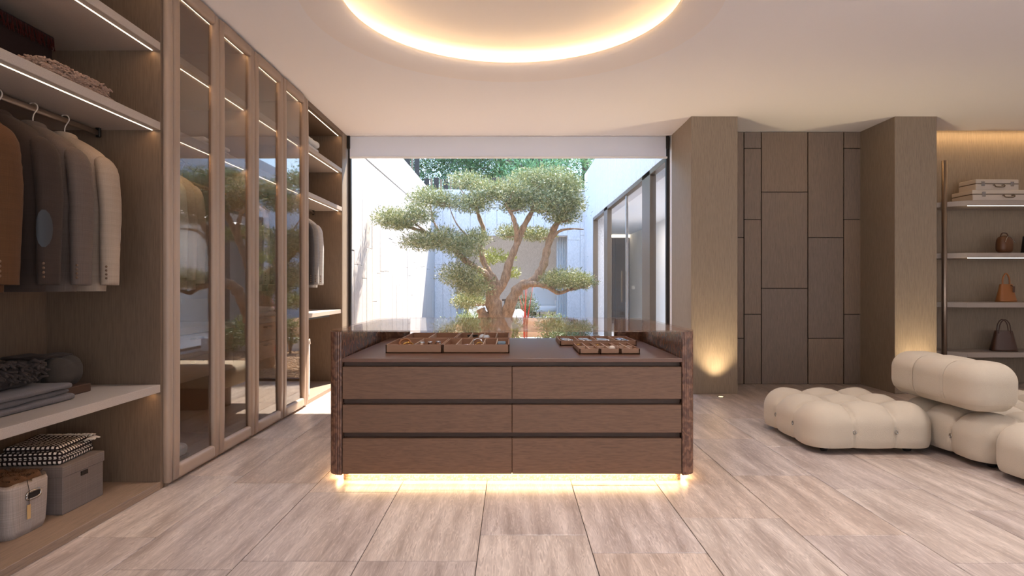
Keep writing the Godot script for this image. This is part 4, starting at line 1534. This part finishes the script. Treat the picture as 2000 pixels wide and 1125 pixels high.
	soft(st, Vector3(-0.02, 0.152, -0.01), Vector3(0.24, 0.02, 0.2), 0.01, 8, func(p: Vector3, _n: Vector3): return 0.006 * sin(p.x * 30))
	put("flap", st, M.chunky_dark, bag)
	# ---- on the bottom board
	y = 0.042
	storage_box("grey lidded storage box with a dark slot under the checked blanket", V(-2.40, y, 3.18), Vector3(0.37, 0.24, 0.30))
	storage_box("grey storage box cut by the left edge of the photo", V(-2.40, y, 2.48), Vector3(0.37, 0.24, 0.30))
	checked("black and white checked blanket with cream fringe, folded on the grey storage box", V(-2.41, y + 0.243, 3.18))
	var bk := thing("basket", "pale linen basket with metal handle and a paper tag, brown fur inside", "basket", V(-2.385, y, 2.825))
	st = ST()
	basket(st, 0.36, 0.24, 0.25)
	put("body", st, M.basket_linen, bk)
	st = ST()
	var pts := []
	for i in 25:
		var a := TAU * i / 24
		pts.append(Vector3(0.186, 0.175 + signf(sin(a)) * pow(absf(sin(a)), 0.6) * 0.018, signf(cos(a)) * pow(absf(cos(a)), 0.6) * 0.042))
	tube(st, pts, [0.006], 6)
	put("handle", st, M.steel, bk)
	st = ST()
	box(st, Vector3(0.1835, 0.175, 0), Vector3(0.004, 0.026, 0.07), 0.001)
	put("slot", st, M.shadow_gap, bk)
	st = ST()
	box(st, Vector3(0.189, 0.105, 0.032), Vector3(0.003, 0.065, 0.02), 0.001)
	put("paper_tag", st, M.tag_paper, bk)
	st = ST()
	tube(st, [Vector3(0.182, 0.252, 0.034), Vector3(0.193, 0.2, 0.035), Vector3(0.19, 0.138, 0.032)], [0.0018], 4)
	put("string", st, M.shadow_gap, bk)
	var fur := thing("fur_throw", "brown fur throw showing at the top of the linen basket", "throw", V(-2.385, y + 0.19, 2.825))
	st = ST()
	soft(st, Vector3(0, 0.035, 0), Vector3(0.33, 0.07, 0.21), 0.03, 18, func(p: Vector3, _n: Vector3): return 0.007 * sin(p.x * 37 + 4 * sin(p.z * 30)))
	put("cloth", st, M.fur_brown, fur)
	st = ST()
	for i in 900:
		var p := Vector3(rng.randf_range(-0.155, 0.155), 0.068, rng.randf_range(-0.1, 0.1))
		var v := Vector3(rng.randf_range(-1, 1), rng.randf_range(0.2, 0.9), rng.randf_range(-1, 1)) * 0.014
		tube(st, [p, p + v], [0.0022, 0.0006], 3)
	put("hair", st, M.fur_brown, fur).set_meta("kind", "stuff")
	# ---- on the high shelves of the near bay
	chunky("throw", "beige crocheted throw lying on the upper shelf", V(-2.27, 2.12, 3.03), Vector3(0.3, 0.12, 0.5), M.shell_yarn, 900, 0.006, "throw")
	var cs := thing("storage_crate", "dark crate trimmed with a red fringe on the upper shelf at the far left", "crate", V(-2.52, 2.12, 3.02))
	st = ST()
	box(st, Vector3(0, 0.15, 0), Vector3(0.26, 0.3, 0.36), 0.008)
	put("body", st, M.dark_case, cs)
	fringe(cs, M.red_yarn, Vector3(0.134, 0.34, -0.18), Vector3(0.134, 0.34, 0.18), 40, Vector3(0.004, -0.07, 0), 0.003)
	fringe(cs, M.red_yarn, Vector3(-0.13, 0.34, 0.186), Vector3(0.134, 0.34, 0.186), 30, Vector3(0, -0.07, 0.004), 0.003)
	st = ST()
	box(st, Vector3(0, 0.325, 0), Vector3(0.27, 0.05, 0.37), 0.006)
	put("lid", st, M.dark_case, cs)
	# ---- behind the glass and by the window
	folded("folded_clothes", "white folded shirts on the shelf behind the second glass door", "clothes", V(-2.27, 2.12, 4.42), Vector3(0.32, 0.085, 0.42), 3, M.white_cotton, 8)
	folded("folded_clothes", "pale folded clothes on the shelf behind the third glass door", "clothes", V(-2.3, 2.58, 5.05), Vector3(0.32, 0.1, 0.36), 3, M.oat_linen, 9)
	folded("folded_clothes", "cream folded clothes high behind the first glass door", "clothes", V(-2.3, 2.12, 3.84), Vector3(0.3, 0.08, 0.36), 3, M.oat_linen, 19)
	folded("towels", "white folded towels on the counter behind the third and fourth glass doors", "towel", V(-2.36, 0.90, 5.42), Vector3(0.34, 0.09, 0.62), 2, M.white_cotton, 10)
	folded("round_cushion", "white rounded cushion on the shelf of the bay by the window", "cushion", V(-2.24, 2.58, 6.42), Vector3(0.34, 0.14, 0.42), 2, M.white_cotton, 12)
	var lb := thing("laundry_bag", "white fringed cloth hanging in the bay by the window under the counter", "cloth", V(-2.1, 0.042, 6.16))
	st = ST()
	soft(st, Vector3(0, 0.3, 0), Vector3(0.1, 0.6, 0.16), 0.03, 14, func(p: Vector3, nn: Vector3): return 0.006 * sin(p.z * 90 + p.y * 5) * (1 - absf(nn.y)))
	put("cloth", st, M.white_cotton, lb)
	fringe(lb, M.white_yarn, Vector3(0.05, 0.6, -0.07), Vector3(0.05, 0.6, 0.07), 14, Vector3(0.01, -0.05, 0), 0.004)
	for i in 2:
		var sh := thing("shoe", ["white trainer at the bottom behind the first glass door, nearest the glass", "white trainer behind the other one, at the bottom behind the first glass door"][i], "shoe", V(-2.2 - 0.13 * i, 0.042, 3.97), 0.0, "pair of white trainers")
		st = ST()
		soft(st, Vector3(0, 0.045, 0), Vector3(0.09, 0.07, 0.26), 0.035, 12, func(p: Vector3, _n: Vector3): return 0.018 * smoothstep(0.0, -0.12, p.z) * maxf(p.y, 0) / 0.035)
		put("upper", st, M.white_cotton, sh)
		st = ST()
		soft(st, Vector3(0, 0.012, 0), Vector3(0.096, 0.024, 0.275), 0.01, 10)
		put("sole", st, M.shadow_gap, sh)

func basket(st: SurfaceTool, w: float, l: float, h: float) -> void:
	grid(st, 40, 14, func(u: float, v: float):
		var a: float = u * TAU
		var e := Vector2(signf(cos(a)) * pow(absf(cos(a)), 0.32), signf(sin(a)) * pow(absf(sin(a)), 0.32))
		var k: float = 0.0                                   # bottom, outside, rim, inside
		var y := 0.0
		if v < 0.15:
			k = v / 0.15 * 0.97
		elif v < 0.7:
			y = (v - 0.15) / 0.55 * h
			k = 0.97 + 0.05 * (v - 0.15) / 0.55 + 0.012 * sin((v - 0.15) / 0.55 * PI)
		else:
			y = lerpf(h, h * 0.55, (v - 0.7) / 0.3)
			k = 0.985 - 0.03 * (v - 0.7)
		return Vector3(e.x * w / 2 * k, y + 0.004 * sin(a * 5) * smoothstep(0.5, 0.7, v), e.y * l / 2 * k), 1, true)

func storage_box(label: String, pos: Vector3, s: Vector3) -> void:
	var t := thing("storage_box", label, "box", pos, 0.0, "grey storage boxes")
	var st := ST()
	box(st, Vector3(0, s.y * 0.43, 0), Vector3(s.x, s.y * 0.86, s.z), 0.004)
	put("body", st, M.box_cloth, t)
	st = ST()
	box(st, Vector3(0, s.y * 0.885, 0), Vector3(s.x + 0.01, s.y * 0.23, s.z + 0.01), 0.004)
	put("lid", st, M.box_cloth, t)
	st = ST()
	box(st, Vector3(s.x / 2 + 0.002, s.y * 0.70, 0), Vector3(0.006, 0.022, 0.05), 0.001)
	put("slot", st, M.shadow_gap, t)

func checked(label: String, pos: Vector3) -> void:
	var t := thing("checked_blanket", label, "blanket", pos, 0.12)
	var im := Image.create(128, 128, false, Image.FORMAT_RGB8)
	im.fill(rgb(38, 30, 30))
	for i in 8:
		for j in 8:
			im.fill_rect(Rect2i(i * 16 + 3, j * 16 + 3, 9, 9), rgb(222, 212, 204))
	var m := mat("checked", Color(1, 1, 1), 0.95)
	m.metallic_specular = 0.25
	tri(m, ImageTexture.create_from_image(im), Vector3(5.5, 5.5, 5.5), false)
	var noise := FastNoiseLite.new()
	noise.seed = 5
	noise.frequency = 5.0
	for k in [[Vector3(0, 0.016, 0), Vector3(0.31, 0.034, 0.30)], [Vector3(0.005, 0.046, 0.005), Vector3(0.30, 0.034, 0.285)], [Vector3(0.0, 0.072, -0.005), Vector3(0.26, 0.026, 0.26)]]:
		var st := ST()
		soft(st, k[0], k[1], 0.016, 14, func(p: Vector3, nn: Vector3): return noise.get_noise_3d(p.x, k[0].y * 60, p.z) * 0.012 * maxf(nn.y, 0.0))
		put("fold", st, m, t)
	fringe(t, M.white_yarn, Vector3(-0.13, 0.074, -0.14), Vector3(0.14, 0.07, -0.15), 26, Vector3(0.01, 0.004, -0.035), 0.0045)
	fringe(t, M.white_yarn, Vector3(0.148, 0.064, -0.14), Vector3(0.148, 0.066, -0.06), 12, Vector3(0.035, 0.004, -0.01), 0.0045)

# ================================================================ the garden
func leaf(l: float, w: float) -> ArrayMesh:
	var st := SurfaceTool.new()
	st.begin(Mesh.PRIMITIVE_TRIANGLES)
	st.set_smooth_group(-1)
	var p := [Vector3(0, 0, 0), Vector3(w / 2, w * 0.18, l * 0.45), Vector3(0, 0, l), Vector3(-w / 2, w * 0.18, l * 0.45)]
	for k in [0, 1, 2, 0, 2, 3]:
		st.add_vertex(p[k])
	st.generate_normals()
	return st.commit()

func foliage(parent: Node3D, clumps: Array, size: float, m: Material, tints: Array, density: float, flat := 0.5) -> void:   # clumps: [centre, half size]
	var total := 0
	var counts := []
	for c in clumps:
		var n := int(density * (c[1].x * c[1].z + c[1].x * c[1].y + c[1].y * c[1].z) / (size * size) * 1.3)
		counts.append(n)
		total += n
	var mm := MultiMesh.new()
	mm.transform_format = MultiMesh.TRANSFORM_3D
	mm.use_colors = true
	mm.mesh = leaf(size, size * 0.30)
	mm.instance_count = total
	var i := 0
	for k in clumps.size():
		var c: Vector3 = clumps[k][0]
		var h: Vector3 = clumps[k][1]
		for j in counts[k]:
			var dir := Vector3(rng.randfn(), rng.randfn(), rng.randfn()).normalized()
			var rad := pow(rng.randf(), 0.55) * (1.0 + 0.13 * sin(dir.x * 7.0 + k) * sin(dir.z * 6.0 + 2 * k) + 0.08 * rng.randfn())
			var p := dir * rad
			if p.y < 0:
				p.y *= flat                              # the pads are flat below
			var look := (dir * 0.7 + Vector3(rng.randfn(), rng.randfn() + 0.5, rng.randfn()) * 0.6).normalized()
			var b := Basis.looking_at(-look, Vector3(rng.randfn(), rng.randfn(), rng.randfn()).normalized()).scaled(Vector3.ONE * rng.randf_range(0.7, 1.25))
			mm.set_instance_transform(i, Transform3D(b, c + p * h))
			var t: Color = tints[rng.randi() % tints.size()]
			mm.set_instance_color(i, t * rng.randf_range(0.75, 1.2))
			i += 1
	var o := MultiMeshInstance3D.new()
	o.name = "foliage"
	o.multimesh = mm
	o.material_override = m
	o.set_meta("kind", "stuff")
	parent.add_child(o, true)

var limb_points := []

func limb(parent: Node3D, n: String, pts: Array, r0: float, r1: float, m: Material, seg := 9, knobs := 0.1) -> void:
	var pp := spline(pts, 5)
	if n == "limb" or n == "trunk":
		limb_points.append_array(pp)
	var rad := []
	for i in pp.size():
		rad.append(lerpf(r0, r1, pow(float(i) / (pp.size() - 1), 0.8)) * (1.0 + knobs * sin(i * 1.9 + r0 * 90) + knobs * rng.randf_range(-0.6, 0.6)))
	var st := ST()
	tube(st, pp, rad, seg)
	put(n, st, m, parent)

func garden() -> void:
	var D := 9.3
	var base := at(972, 560, D)
	base.y = -0.06
	var t := thing("olive_tree", "large cloud-pruned olive tree with gnarled limbs in the courtyard", "tree", base)
	var L := func(px: float, py: float, off := 0.0) -> Vector3: return at(px, py, D + off) - base
	var bark: Material = M.bark
	limb(t, "trunk", [Vector3(0, -0.04, 0), Vector3(0, 0.3, 0), L.call(972, 640), L.call(968, 610), L.call(962, 580), L.call(968, 556)], 0.2, 0.095, bark, 14, 0.12)
	limb(t, "trunk", [Vector3(0.04, 0.0, 0.02), L.call(986, 645), L.call(990, 615, -0.05), L.call(1000, 585, -0.1), L.call(1016, 560, -0.1), L.call(1042, 548, -0.05), L.call(1060, 522), L.call(1068, 490, 0.05), L.call(1078, 455, 0.1), L.call(1094, 425, 0.1), L.call(1104, 395, 0.1)], 0.12, 0.035, bark, 11, 0.12)
	limb(t, "trunk", [Vector3(-0.06, 0.0, -0.02), L.call(952, 650), L.call(946, 622, -0.05), L.call(938, 603, -0.05)], 0.13, 0.06, bark, 10, 0.2)
	limb(t, "limb", [L.call(966, 575), L.call(985, 548), L.call(994, 515), L.call(1008, 480), L.call(1022, 445), L.call(1038, 415), L.call(1052, 385)], 0.085, 0.03, bark, 10)
	limb(t, "limb", [L.call(1010, 474), L.call(1008, 445, -0.1), L.call(1000, 420, -0.15), L.call(988, 398, -0.15)], 0.05, 0.022, bark)
	limb(t, "limb", [L.call(966, 580), L.call(960, 558, -0.1), L.call(948, 536, -0.15), L.call(930, 524, -0.2), L.call(908, 508, -0.2), L.call(886, 486, -0.2), L.call(862, 468, -0.2), L.call(836, 456, -0.2), L.call(810, 447, -0.2), L.call(782, 440, -0.2)], 0.075, 0.018, bark)
	limb(t, "limb", [L.call(975, 560), L.call(962, 540), L.call(946, 515, 0.1), L.call(938, 480, 0.15), L.call(944, 450, 0.15), L.call(936, 425, 0.15), L.call(928, 398, 0.1)], 0.06, 0.025, bark)
	limb(t, "limb", [L.call(955, 562, -0.1), L.call(938, 549, -0.15), L.call(918, 552, -0.2), L.call(900, 560, -0.2)], 0.05, 0.02, bark)
	limb(t, "limb", [L.call(1020, 557, -0.1), L.call(1045, 555, -0.2), L.call(1070, 560, -0.3), L.call(1090, 572, -0.3), L.call(1112, 566, -0.3), L.call(1140, 560, -0.3)], 0.055, 0.018, bark)
	limb(t, "limb", [L.call(1075, 470, 0.05), L.call(1092, 452, 0.0), L.call(1115, 447, -0.05), L.call(1140, 448, -0.05)], 0.03, 0.008, bark)
	limb(t, "limb", [L.call(938, 470, 0.15), L.call(915, 462, 0.0), L.call(900, 448, -0.1), L.call(888, 430, -0.1), L.call(876, 400, -0.05)], 0.022, 0.006, bark)
	limb(t, "limb", [L.call(862, 468, -0.2), L.call(856, 450, -0.1), L.call(846, 430, 0.0), L.call(842, 410, 0.0), L.call(838, 392, 0.0)], 0.022, 0.006, bark)
	limb(t, "limb", [L.call(836, 456, -0.2), L.call(815, 440, -0.25), L.call(800, 428, -0.3)], 0.018, 0.008, bark)
	var pads := []
	for c in [[762, 424, 36, 19, -0.25, 0.3], [812, 418, 40, 22, -0.3, 0.32], [835, 384, 42, 20, 0.0, 0.34], [868, 390, 28, 18, -0.05, 0.25], [922, 396, 46, 22, 0.0, 0.36], [912, 352, 40, 18, 0.25, 0.34], [955, 372, 40, 22, 0.05, 0.36], [1000, 372, 44, 26, -0.1, 0.38],
			[1030, 345, 36, 18, 0.2, 0.3], [1075, 350, 56, 26, 0.1, 0.42], [1094, 384, 46, 24, -0.05, 0.4], [1072, 402, 46, 18, -0.1, 0.36], [1100, 422, 36, 16, 0.0, 0.3], [820, 470, 40, 19, -0.35, 0.32], [866, 466, 44, 25, -0.3, 0.36], [905, 482, 42, 24, -0.25, 0.34], [930, 462, 30, 18, 0.0, 0.26],
			[898, 535, 44, 26, -0.3, 0.36], [925, 558, 42, 22, -0.25, 0.32], [915, 586, 36, 18, 0.2, 0.3], [1000, 452, 36, 16, 0.35, 0.3], [1050, 456, 40, 15, 0.3, 0.3], [1106, 545, 46, 22, -0.3, 0.36], [1136, 548, 32, 15, -0.3, 0.28], [1078, 548, 26, 16, -0.25, 0.25], [1040, 384, 44, 20, 0.05, 0.36], [1006, 400, 34, 15, -0.05, 0.3], [1110, 362, 34, 24, 0.0, 0.3], [1120, 400, 26, 20, 0.0, 0.25], [780, 436, 34, 12, -0.3, 0.25]]:
		pads.append([L.call(c[0], c[1] + 3, c[4]), Vector3(c[2] * D / F, c[3] * D / F * 1.1, c[5] * 0.95)])
	# thin branches from the nearest limb up into each pad
	for k in pads.size():
		var c: Vector3 = pads[k][0]
		var best := Vector3.ZERO
		var far := 99.0
		for q in limb_points:
			var w: float = (q - c).length() + maxf(0.0, q.y - c.y) * 3.0
			if w < far and q.y > 0.9:
				far = w
				best = q
		for j in 3:
			var to := c + Vector3(rng.randf_range(-0.7, 0.7) * pads[k][1].x, -0.1 * pads[k][1].y, rng.randf_range(-0.6, 0.6) * pads[k][1].z)
			var mid := best.lerp(to, 0.5) + Vector3(rng.randf_range(-0.05, 0.05), -0.04, rng.randf_range(-0.05, 0.05))
			if far < 0.9:
				limb(t, "branch", [best, mid, to], 0.014, 0.004, bark, 6)
	foliage(t, pads, 0.042, M.leaf_olive, [Color(0.30, 0.33, 0.15), Color(0.40, 0.41, 0.22), Color(0.22, 0.26, 0.13), Color(0.5, 0.5, 0.33), Color(0.13, 0.17, 0.08)], OLIVE, 0.75)
	foliage(t, [[L.call(962, 505, 0.3), Vector3(0.2, 0.16, 0.2)], [L.call(1000, 535, 0.4), Vector3(0.13, 0.14, 0.15)], [L.call(992, 505, 0.4), Vector3(0.12, 0.1, 0.12)]], 0.05, M.leaf_olive, [Color(0.36, 0.4, 0.1), Color(0.28, 0.34, 0.09)], OLIVE * 0.7)
	# the planted mound behind it
	var st := ST()
	grid(st, 30, 24, func(u: float, v: float):
		var q := Vector2(u * 2 - 1, v * 2 - 1)
		var k := clampf(1.0 - pow(maxf(absf(q.x), absf(q.y)), 4.0), 0, 1)
		return V(q.x * 1.75 - 0.05, -0.08 + 0.56 * k + 0.02 * sin(q.x * 9) * cos(q.y * 7), 13.3 + q.y * 1.35), 1)
	struct("planting_mound", st, M.soil)
	st = ST()
	for i in 9:
		slab(st, -1.95 + 0.43 * i, -1.53 + 0.43 * i, -0.07, 0.19, 11.75, 11.92, 0.008)
	struct("kerb", st, M.boulder, "low white stone kerb in front of the planted mound")
	# pebbles
	var mm := MultiMesh.new()
	mm.transform_format = MultiMesh.TRANSFORM_3D
	st = ST()
	ball(st, Vector3.ZERO, Vector3(0.02, 0.011, 0.016), 3)
	st.generate_normals()
	mm.mesh = st.commit()
	mm.instance_count = 9000
	for i in 9000:
		mm.set_instance_transform(i, Transform3D(Basis(Vector3.UP, rng.randf() * TAU).scaled(Vector3.ONE * rng.randf_range(0.5, 1.3)), V(rng.randf_range(-2.0, 1.9), -0.057, lerpf(7.8, 11.7, pow(rng.randf(), 1.4)))))
	var peb := MultiMeshInstance3D.new()
	peb.name = "gravel"
	peb.multimesh = mm
	peb.material_override = mat("pebble", rgb(188, 156, 126), 0.9)
	add_child(peb, true)
	tag(peb, "brown gravel covering the courtyard ground", "gravel").set_meta("kind", "stuff")
	# boulders
	for c in [[936, 613, 20, 17, 12.4, "white boulder left of the olive trunk"], [1000, 620, 24, 13, 12.6, "low white boulder right of the olive trunk"]]:
		var p := at(c[0], c[1], c[4])
		var b := ST()
		var ns := FastNoiseLite.new()
		ns.seed = int(c[0])
		ns.frequency = 2.2
		soft(b, Vector3.ZERO, Vector3(c[2] * 2, c[3] * 2.6, c[2] * 1.6) * c[4] / F, 0.12, 14, func(q: Vector3, _n: Vector3): return 0.09 * ns.get_noise_3dv(q))
		var o := put("boulder", b, M.boulder)
		o.position = p - Vector3(0, 0.04, 0)
		tag(o, c[5], "boulder", "boulders by the olive tree")
	# bushes
	var bush := [Color(0.22, 0.26, 0.1), Color(0.32, 0.36, 0.16), Color(0.16, 0.2, 0.08), Color(0.4, 0.42, 0.22)]
	var dark := [Color(0.1, 0.15, 0.06), Color(0.15, 0.2, 0.09), Color(0.2, 0.24, 0.12)]
	for c in [[916, 628, 34, 20, 11.9, bush, "pale green bush left of the olive trunk"], [870, 640, 26, 18, 11.4, dark, "low dark bush at the left of the planting, by the wall"], [1078, 632, 34, 22, 11.2, bush, "bright rounded bush right of the red stems"], [1030, 600, 24, 26, 14.4, dark, "dark bush in front of the white lounge chair"],
			[1128, 642, 32, 18, 11.6, dark, "dark bush at the right of the planting, by the glass wall"], [925, 590, 34, 26, 14.0, dark, "dense dark shrub behind the boulder at left"], [1004, 634, 20, 12, 11.3, bush, "small pale bush just right of the trunk"], [960, 640, 22, 12, 11.6, dark, "small dark bush right behind the trunk"], [1100, 652, 30, 12, 10.6, dark, "trailing green plant at the foot of the bright bush"]]:
		var p := at(c[0], c[1], c[4])
		var k: float = c[4] / F
		var foot := Vector3(p.x, -0.06, p.z)
		var o := thing("bush", c[6], "bush", foot, 0.0, "bushes of the courtyard")
		st = ST()
		for i in 5:
			var a := TAU * i / 5
			tube(st, [Vector3(0, -0.02, 0), (p - foot) * 0.6 + Vector3(cos(a), 0, sin(a)) * c[2] * k * 0.3, p - foot + Vector3(cos(a), 0.3, sin(a)) * c[2] * k * 0.5], [0.016, 0.01, 0.005], 5)
		put("stem", st, M.bark, o)
		foliage(o, [[p - foot, Vector3(c[2] * k, c[3] * k, c[2] * k * 0.9)], [(p - foot) * 0.55, Vector3(c[2] * k * 0.85, p.y * 0.5 + 0.05, c[2] * k * 0.7)]], 0.055, M.leaf_bush, c[5], OLIVE * 0.75)
	# red stems
	var base2 := at(1026, 640, 11.0)
	var rs := thing("red_stem_plant", "slim plant of upright red stems beside the olive trunk", "plant", Vector3(base2.x, -0.06, base2.z))
	for i in 9:
		st = ST()
		var q := Vector3(0.03 * sin(i * 2.4), 0, 0.04 * cos(i * 1.7))
		tube(st, [q, q + Vector3(0.02 * sin(i), 0.6, 0), q + Vector3(0.12 * sin(i * 1.3), rng.randf_range(1.0, 1.35), 0.04)], [0.007, 0.006, 0.003], 5)
		put("stem", st, M.red_stem, rs)
	# the far room: curtains, lounge chair, lamp, low table
	for c in [[-1.5, -1.22, "white curtain at the left of the far opening"], [1.22, 1.5, "white curtain at the right of the far opening"]]:
		st = ST()
		grid(st, 40, 2, func(u: float, v: float): return V(lerpf(c[0], c[1], u), lerpf(0.32, 2.54, v), 16.95 + 0.04 * sin(u * 38)), 1)
		tag(put("curtain", st, M.white_cotton), c[2], "curtain", "curtains of the far opening")
	var ch := thing("lounge_chair", "white lounge chair standing in the far room", "chair", V(0.98, 0.32, 17.7), 0.3)
	st = ST()
	soft(st, Vector3(0, 0.22, 0), Vector3(0.7, 0.16, 0.7), 0.07, 10)
	put("seat", st, M.white_cotton, ch)
	st = ST()
	xf = Transform3D(Basis(Vector3.RIGHT, -0.25), Vector3(0.06, 0.55, -0.28))
	soft(st, Vector3.ZERO, Vector3(0.74, 0.62, 0.16), 0.07, 10)
	xf = Transform3D()
	put("backrest", st, M.white_cotton, ch)
	for s in [-1.0, 1.0]:
		st = ST()
		soft(st, Vector3(s * 0.38, 0.3, 0), Vector3(0.1, 0.34, 0.66), 0.045, 8)
		put("armrest", st, M.white_cotton, ch)
		st = ST()
		tube(st, [Vector3(s * 0.28, 0.16, 0.25), Vector3(s * 0.3, 0.0, 0.28)], [0.015], 6)
		put("leg", st, M.black_metal, ch)
		st = ST()
		tube(st, [Vector3(s * 0.28, 0.16, -0.25), Vector3(s * 0.3, 0.0, -0.28)], [0.015], 6)
		put("leg", st, M.black_metal, ch)
	var tb := thing("side_table", "low dark table beside the lounge chair in the far room", "table", V(0.25, 0.32, 18.6))
	st = ST()
	box(st, Vector3(0, 0.45, 0), Vector3(1.1, 0.05, 0.5), 0.008)
	put("top", st, M.walnut_dark, tb)
	for s in [-1.0, 1.0]:
		st = ST()
		box(st, Vector3(s * 0.45, 0.21, 0), Vector3(0.06, 0.42, 0.4), 0.006)
		put("leg", st, M.black_metal, tb)
	var lp := thing("table_lamp", "small white globe lamp on the low table in the far room", "lamp", V(0.33, 0.795, 18.6))
	st = ST()
	tube(st, [Vector3(0, 0, 0), Vector3(0, 0.02, 0), Vector3(0, 0.025, 0), Vector3(0, 0.3, 0)], [0.06, 0.06, 0.01, 0.01], 12)
	put("base", st, M.bronze, lp)
	st = ST()
	ball(st, Vector3(0, 0.35, 0), Vector3.ONE * 0.06, 8)
	put("globe", st, glow("globe_light", Color(1.0, 0.95, 0.88), 3.0), lp)
	# dark fences above the walls
	for f in [[-4.2, -2.36, 15.0, 3.6, 5.05, 0.16, "tall black slatted fence above the left courtyard wall"], [-2.6, 1.2, 18.2, 3.8, 4.42, 0.20, "low black slatted fence on the roof of the far house"]]:
		var fe := thing("fence", f[6], "fence", V((f[0] + f[1]) / 2, f[3], f[2]))
		xf = Transform3D(Basis(), -fe.position)
		var x: float = f[0]
		var i := 0
		while x < f[1]:
			st = ST()
			slab(st, x, x + f[5] * (0.72 if i % 2 == 0 else 0.3), f[3], f[4] - rng.randf() * 0.06, f[2], f[2] + 0.03, 0.003)
			put("slat", st, M.black_metal if i % 2 == 0 else M.bronze, fe)
			x += f[5] * (0.92 if i % 2 == 0 else 0.5)
			i += 1
		st = ST()
		slab(st, f[0], f[1], f[3] + 0.12, f[3] + 0.18, f[2] + 0.032, f[2] + 0.06, 0.004)
		put("rail", st, M.black_metal, fe)
		xf = Transform3D()
	limb_points.clear()
	# woodland on the hillside
	var wood := [Color(0.07, 0.14, 0.06), Color(0.11, 0.22, 0.09), Color(0.16, 0.3, 0.12), Color(0.06, 0.12, 0.06)]
	var fresh := [Color(0.14, 0.3, 0.12), Color(0.2, 0.38, 0.16), Color(0.1, 0.24, 0.12), Color(0.28, 0.42, 0.2)]
	for c in [[-4.6, 25.0, 9.0, 2.6, 0, "dark pine at the left behind the tall fence"], [-1.95, 26.5, 10.0, 2.4, 1, "pine with a bare grey trunk behind the low fence"], [1.0, 24.5, 8.0, 2.2, 2, "bright leafy tree behind the olive crown"], [3.2, 27.5, 8.2, 2.3, 2, "bright leafy tree furthest right, next to the patch of sky"], [-0.6, 31.0, 10.0, 3.0, 0, "tall dark tree in the second row behind the bare pine"],
			[-7.5, 29.0, 9.0, 3.0, 0, "dark tree behind the left wall, seen past the tall fence"]]:
		var hgt: float = c[2]
		var o := thing("woodland_tree", c[5], "tree", V(c[0], 3.55, c[1]), 0.0, "trees on the hillside")
		var m2: Material = M.pine_bark
		limb(o, "trunk", [Vector3(0, -0.1, 0), Vector3(0.1, hgt * 0.3, 0), Vector3(-0.05, hgt * 0.55, 0), Vector3(0, hgt * 0.75, 0)], 0.22, 0.08, m2, 8, 0.05)
		for i in 6:
			var a := i * 1.3 + float(c[0])
			var y0 := hgt * (0.12 + 0.07 * i)
			limb(o, "branch", [Vector3(0.05, y0, 0), Vector3(cos(a) * c[3] * 0.4, y0 + 0.5, sin(a) * c[3] * 0.3), Vector3(cos(a) * c[3] * 0.85, y0 + 0.9, sin(a) * c[3] * 0.7)], 0.07, 0.02, m2, 6, 0.05)
		var cl := []
		for i in 9:
			var a := i * 2.4 + float(c[1])
			var q := Vector3(cos(a) * c[3] * 0.55, hgt * (0.16 + 0.07 * i), sin(a) * c[3] * 0.5)
			if c[4] == 1:
				q.y = hgt * (0.26 + 0.06 * i)
			cl.append([q, Vector3(c[3] * 0.62, c[3] * 0.46, c[3] * 0.55)])
		foliage(o, cl, 0.15, M.leaf_wood, fresh if c[4] == 2 else wood, OLIVE * 0.5, 0.8)
	# low shrubs that close the foot of the wood
	for i in 9:
		var c := Vector3(-5.0 + 1.15 * i, 3.55, -(23.2 + 0.7 * sin(i * 2.0)))
		var o := thing("shrub", "green shrub below the woodland trees behind the fences, %s of nine from the left" % ["first", "second", "third", "fourth", "fifth", "sixth", "seventh", "eighth", "last"][i], "shrub", c, 0.0, "shrubs below the woodland trees")
		st = ST()
		tube(st, [Vector3(0, -0.1, 0), Vector3(0.05, 0.5, 0), Vector3(0, 0.9, 0)], [0.05, 0.04, 0.02], 6)
		put("stem", st, M.pine_bark, o)
		foliage(o, [[Vector3(0, 0.75, 0), Vector3(0.85, 0.8, 0.6)]], 0.11, M.leaf_wood, fresh if i % 3 else wood, OLIVE * 0.7, 1.0)
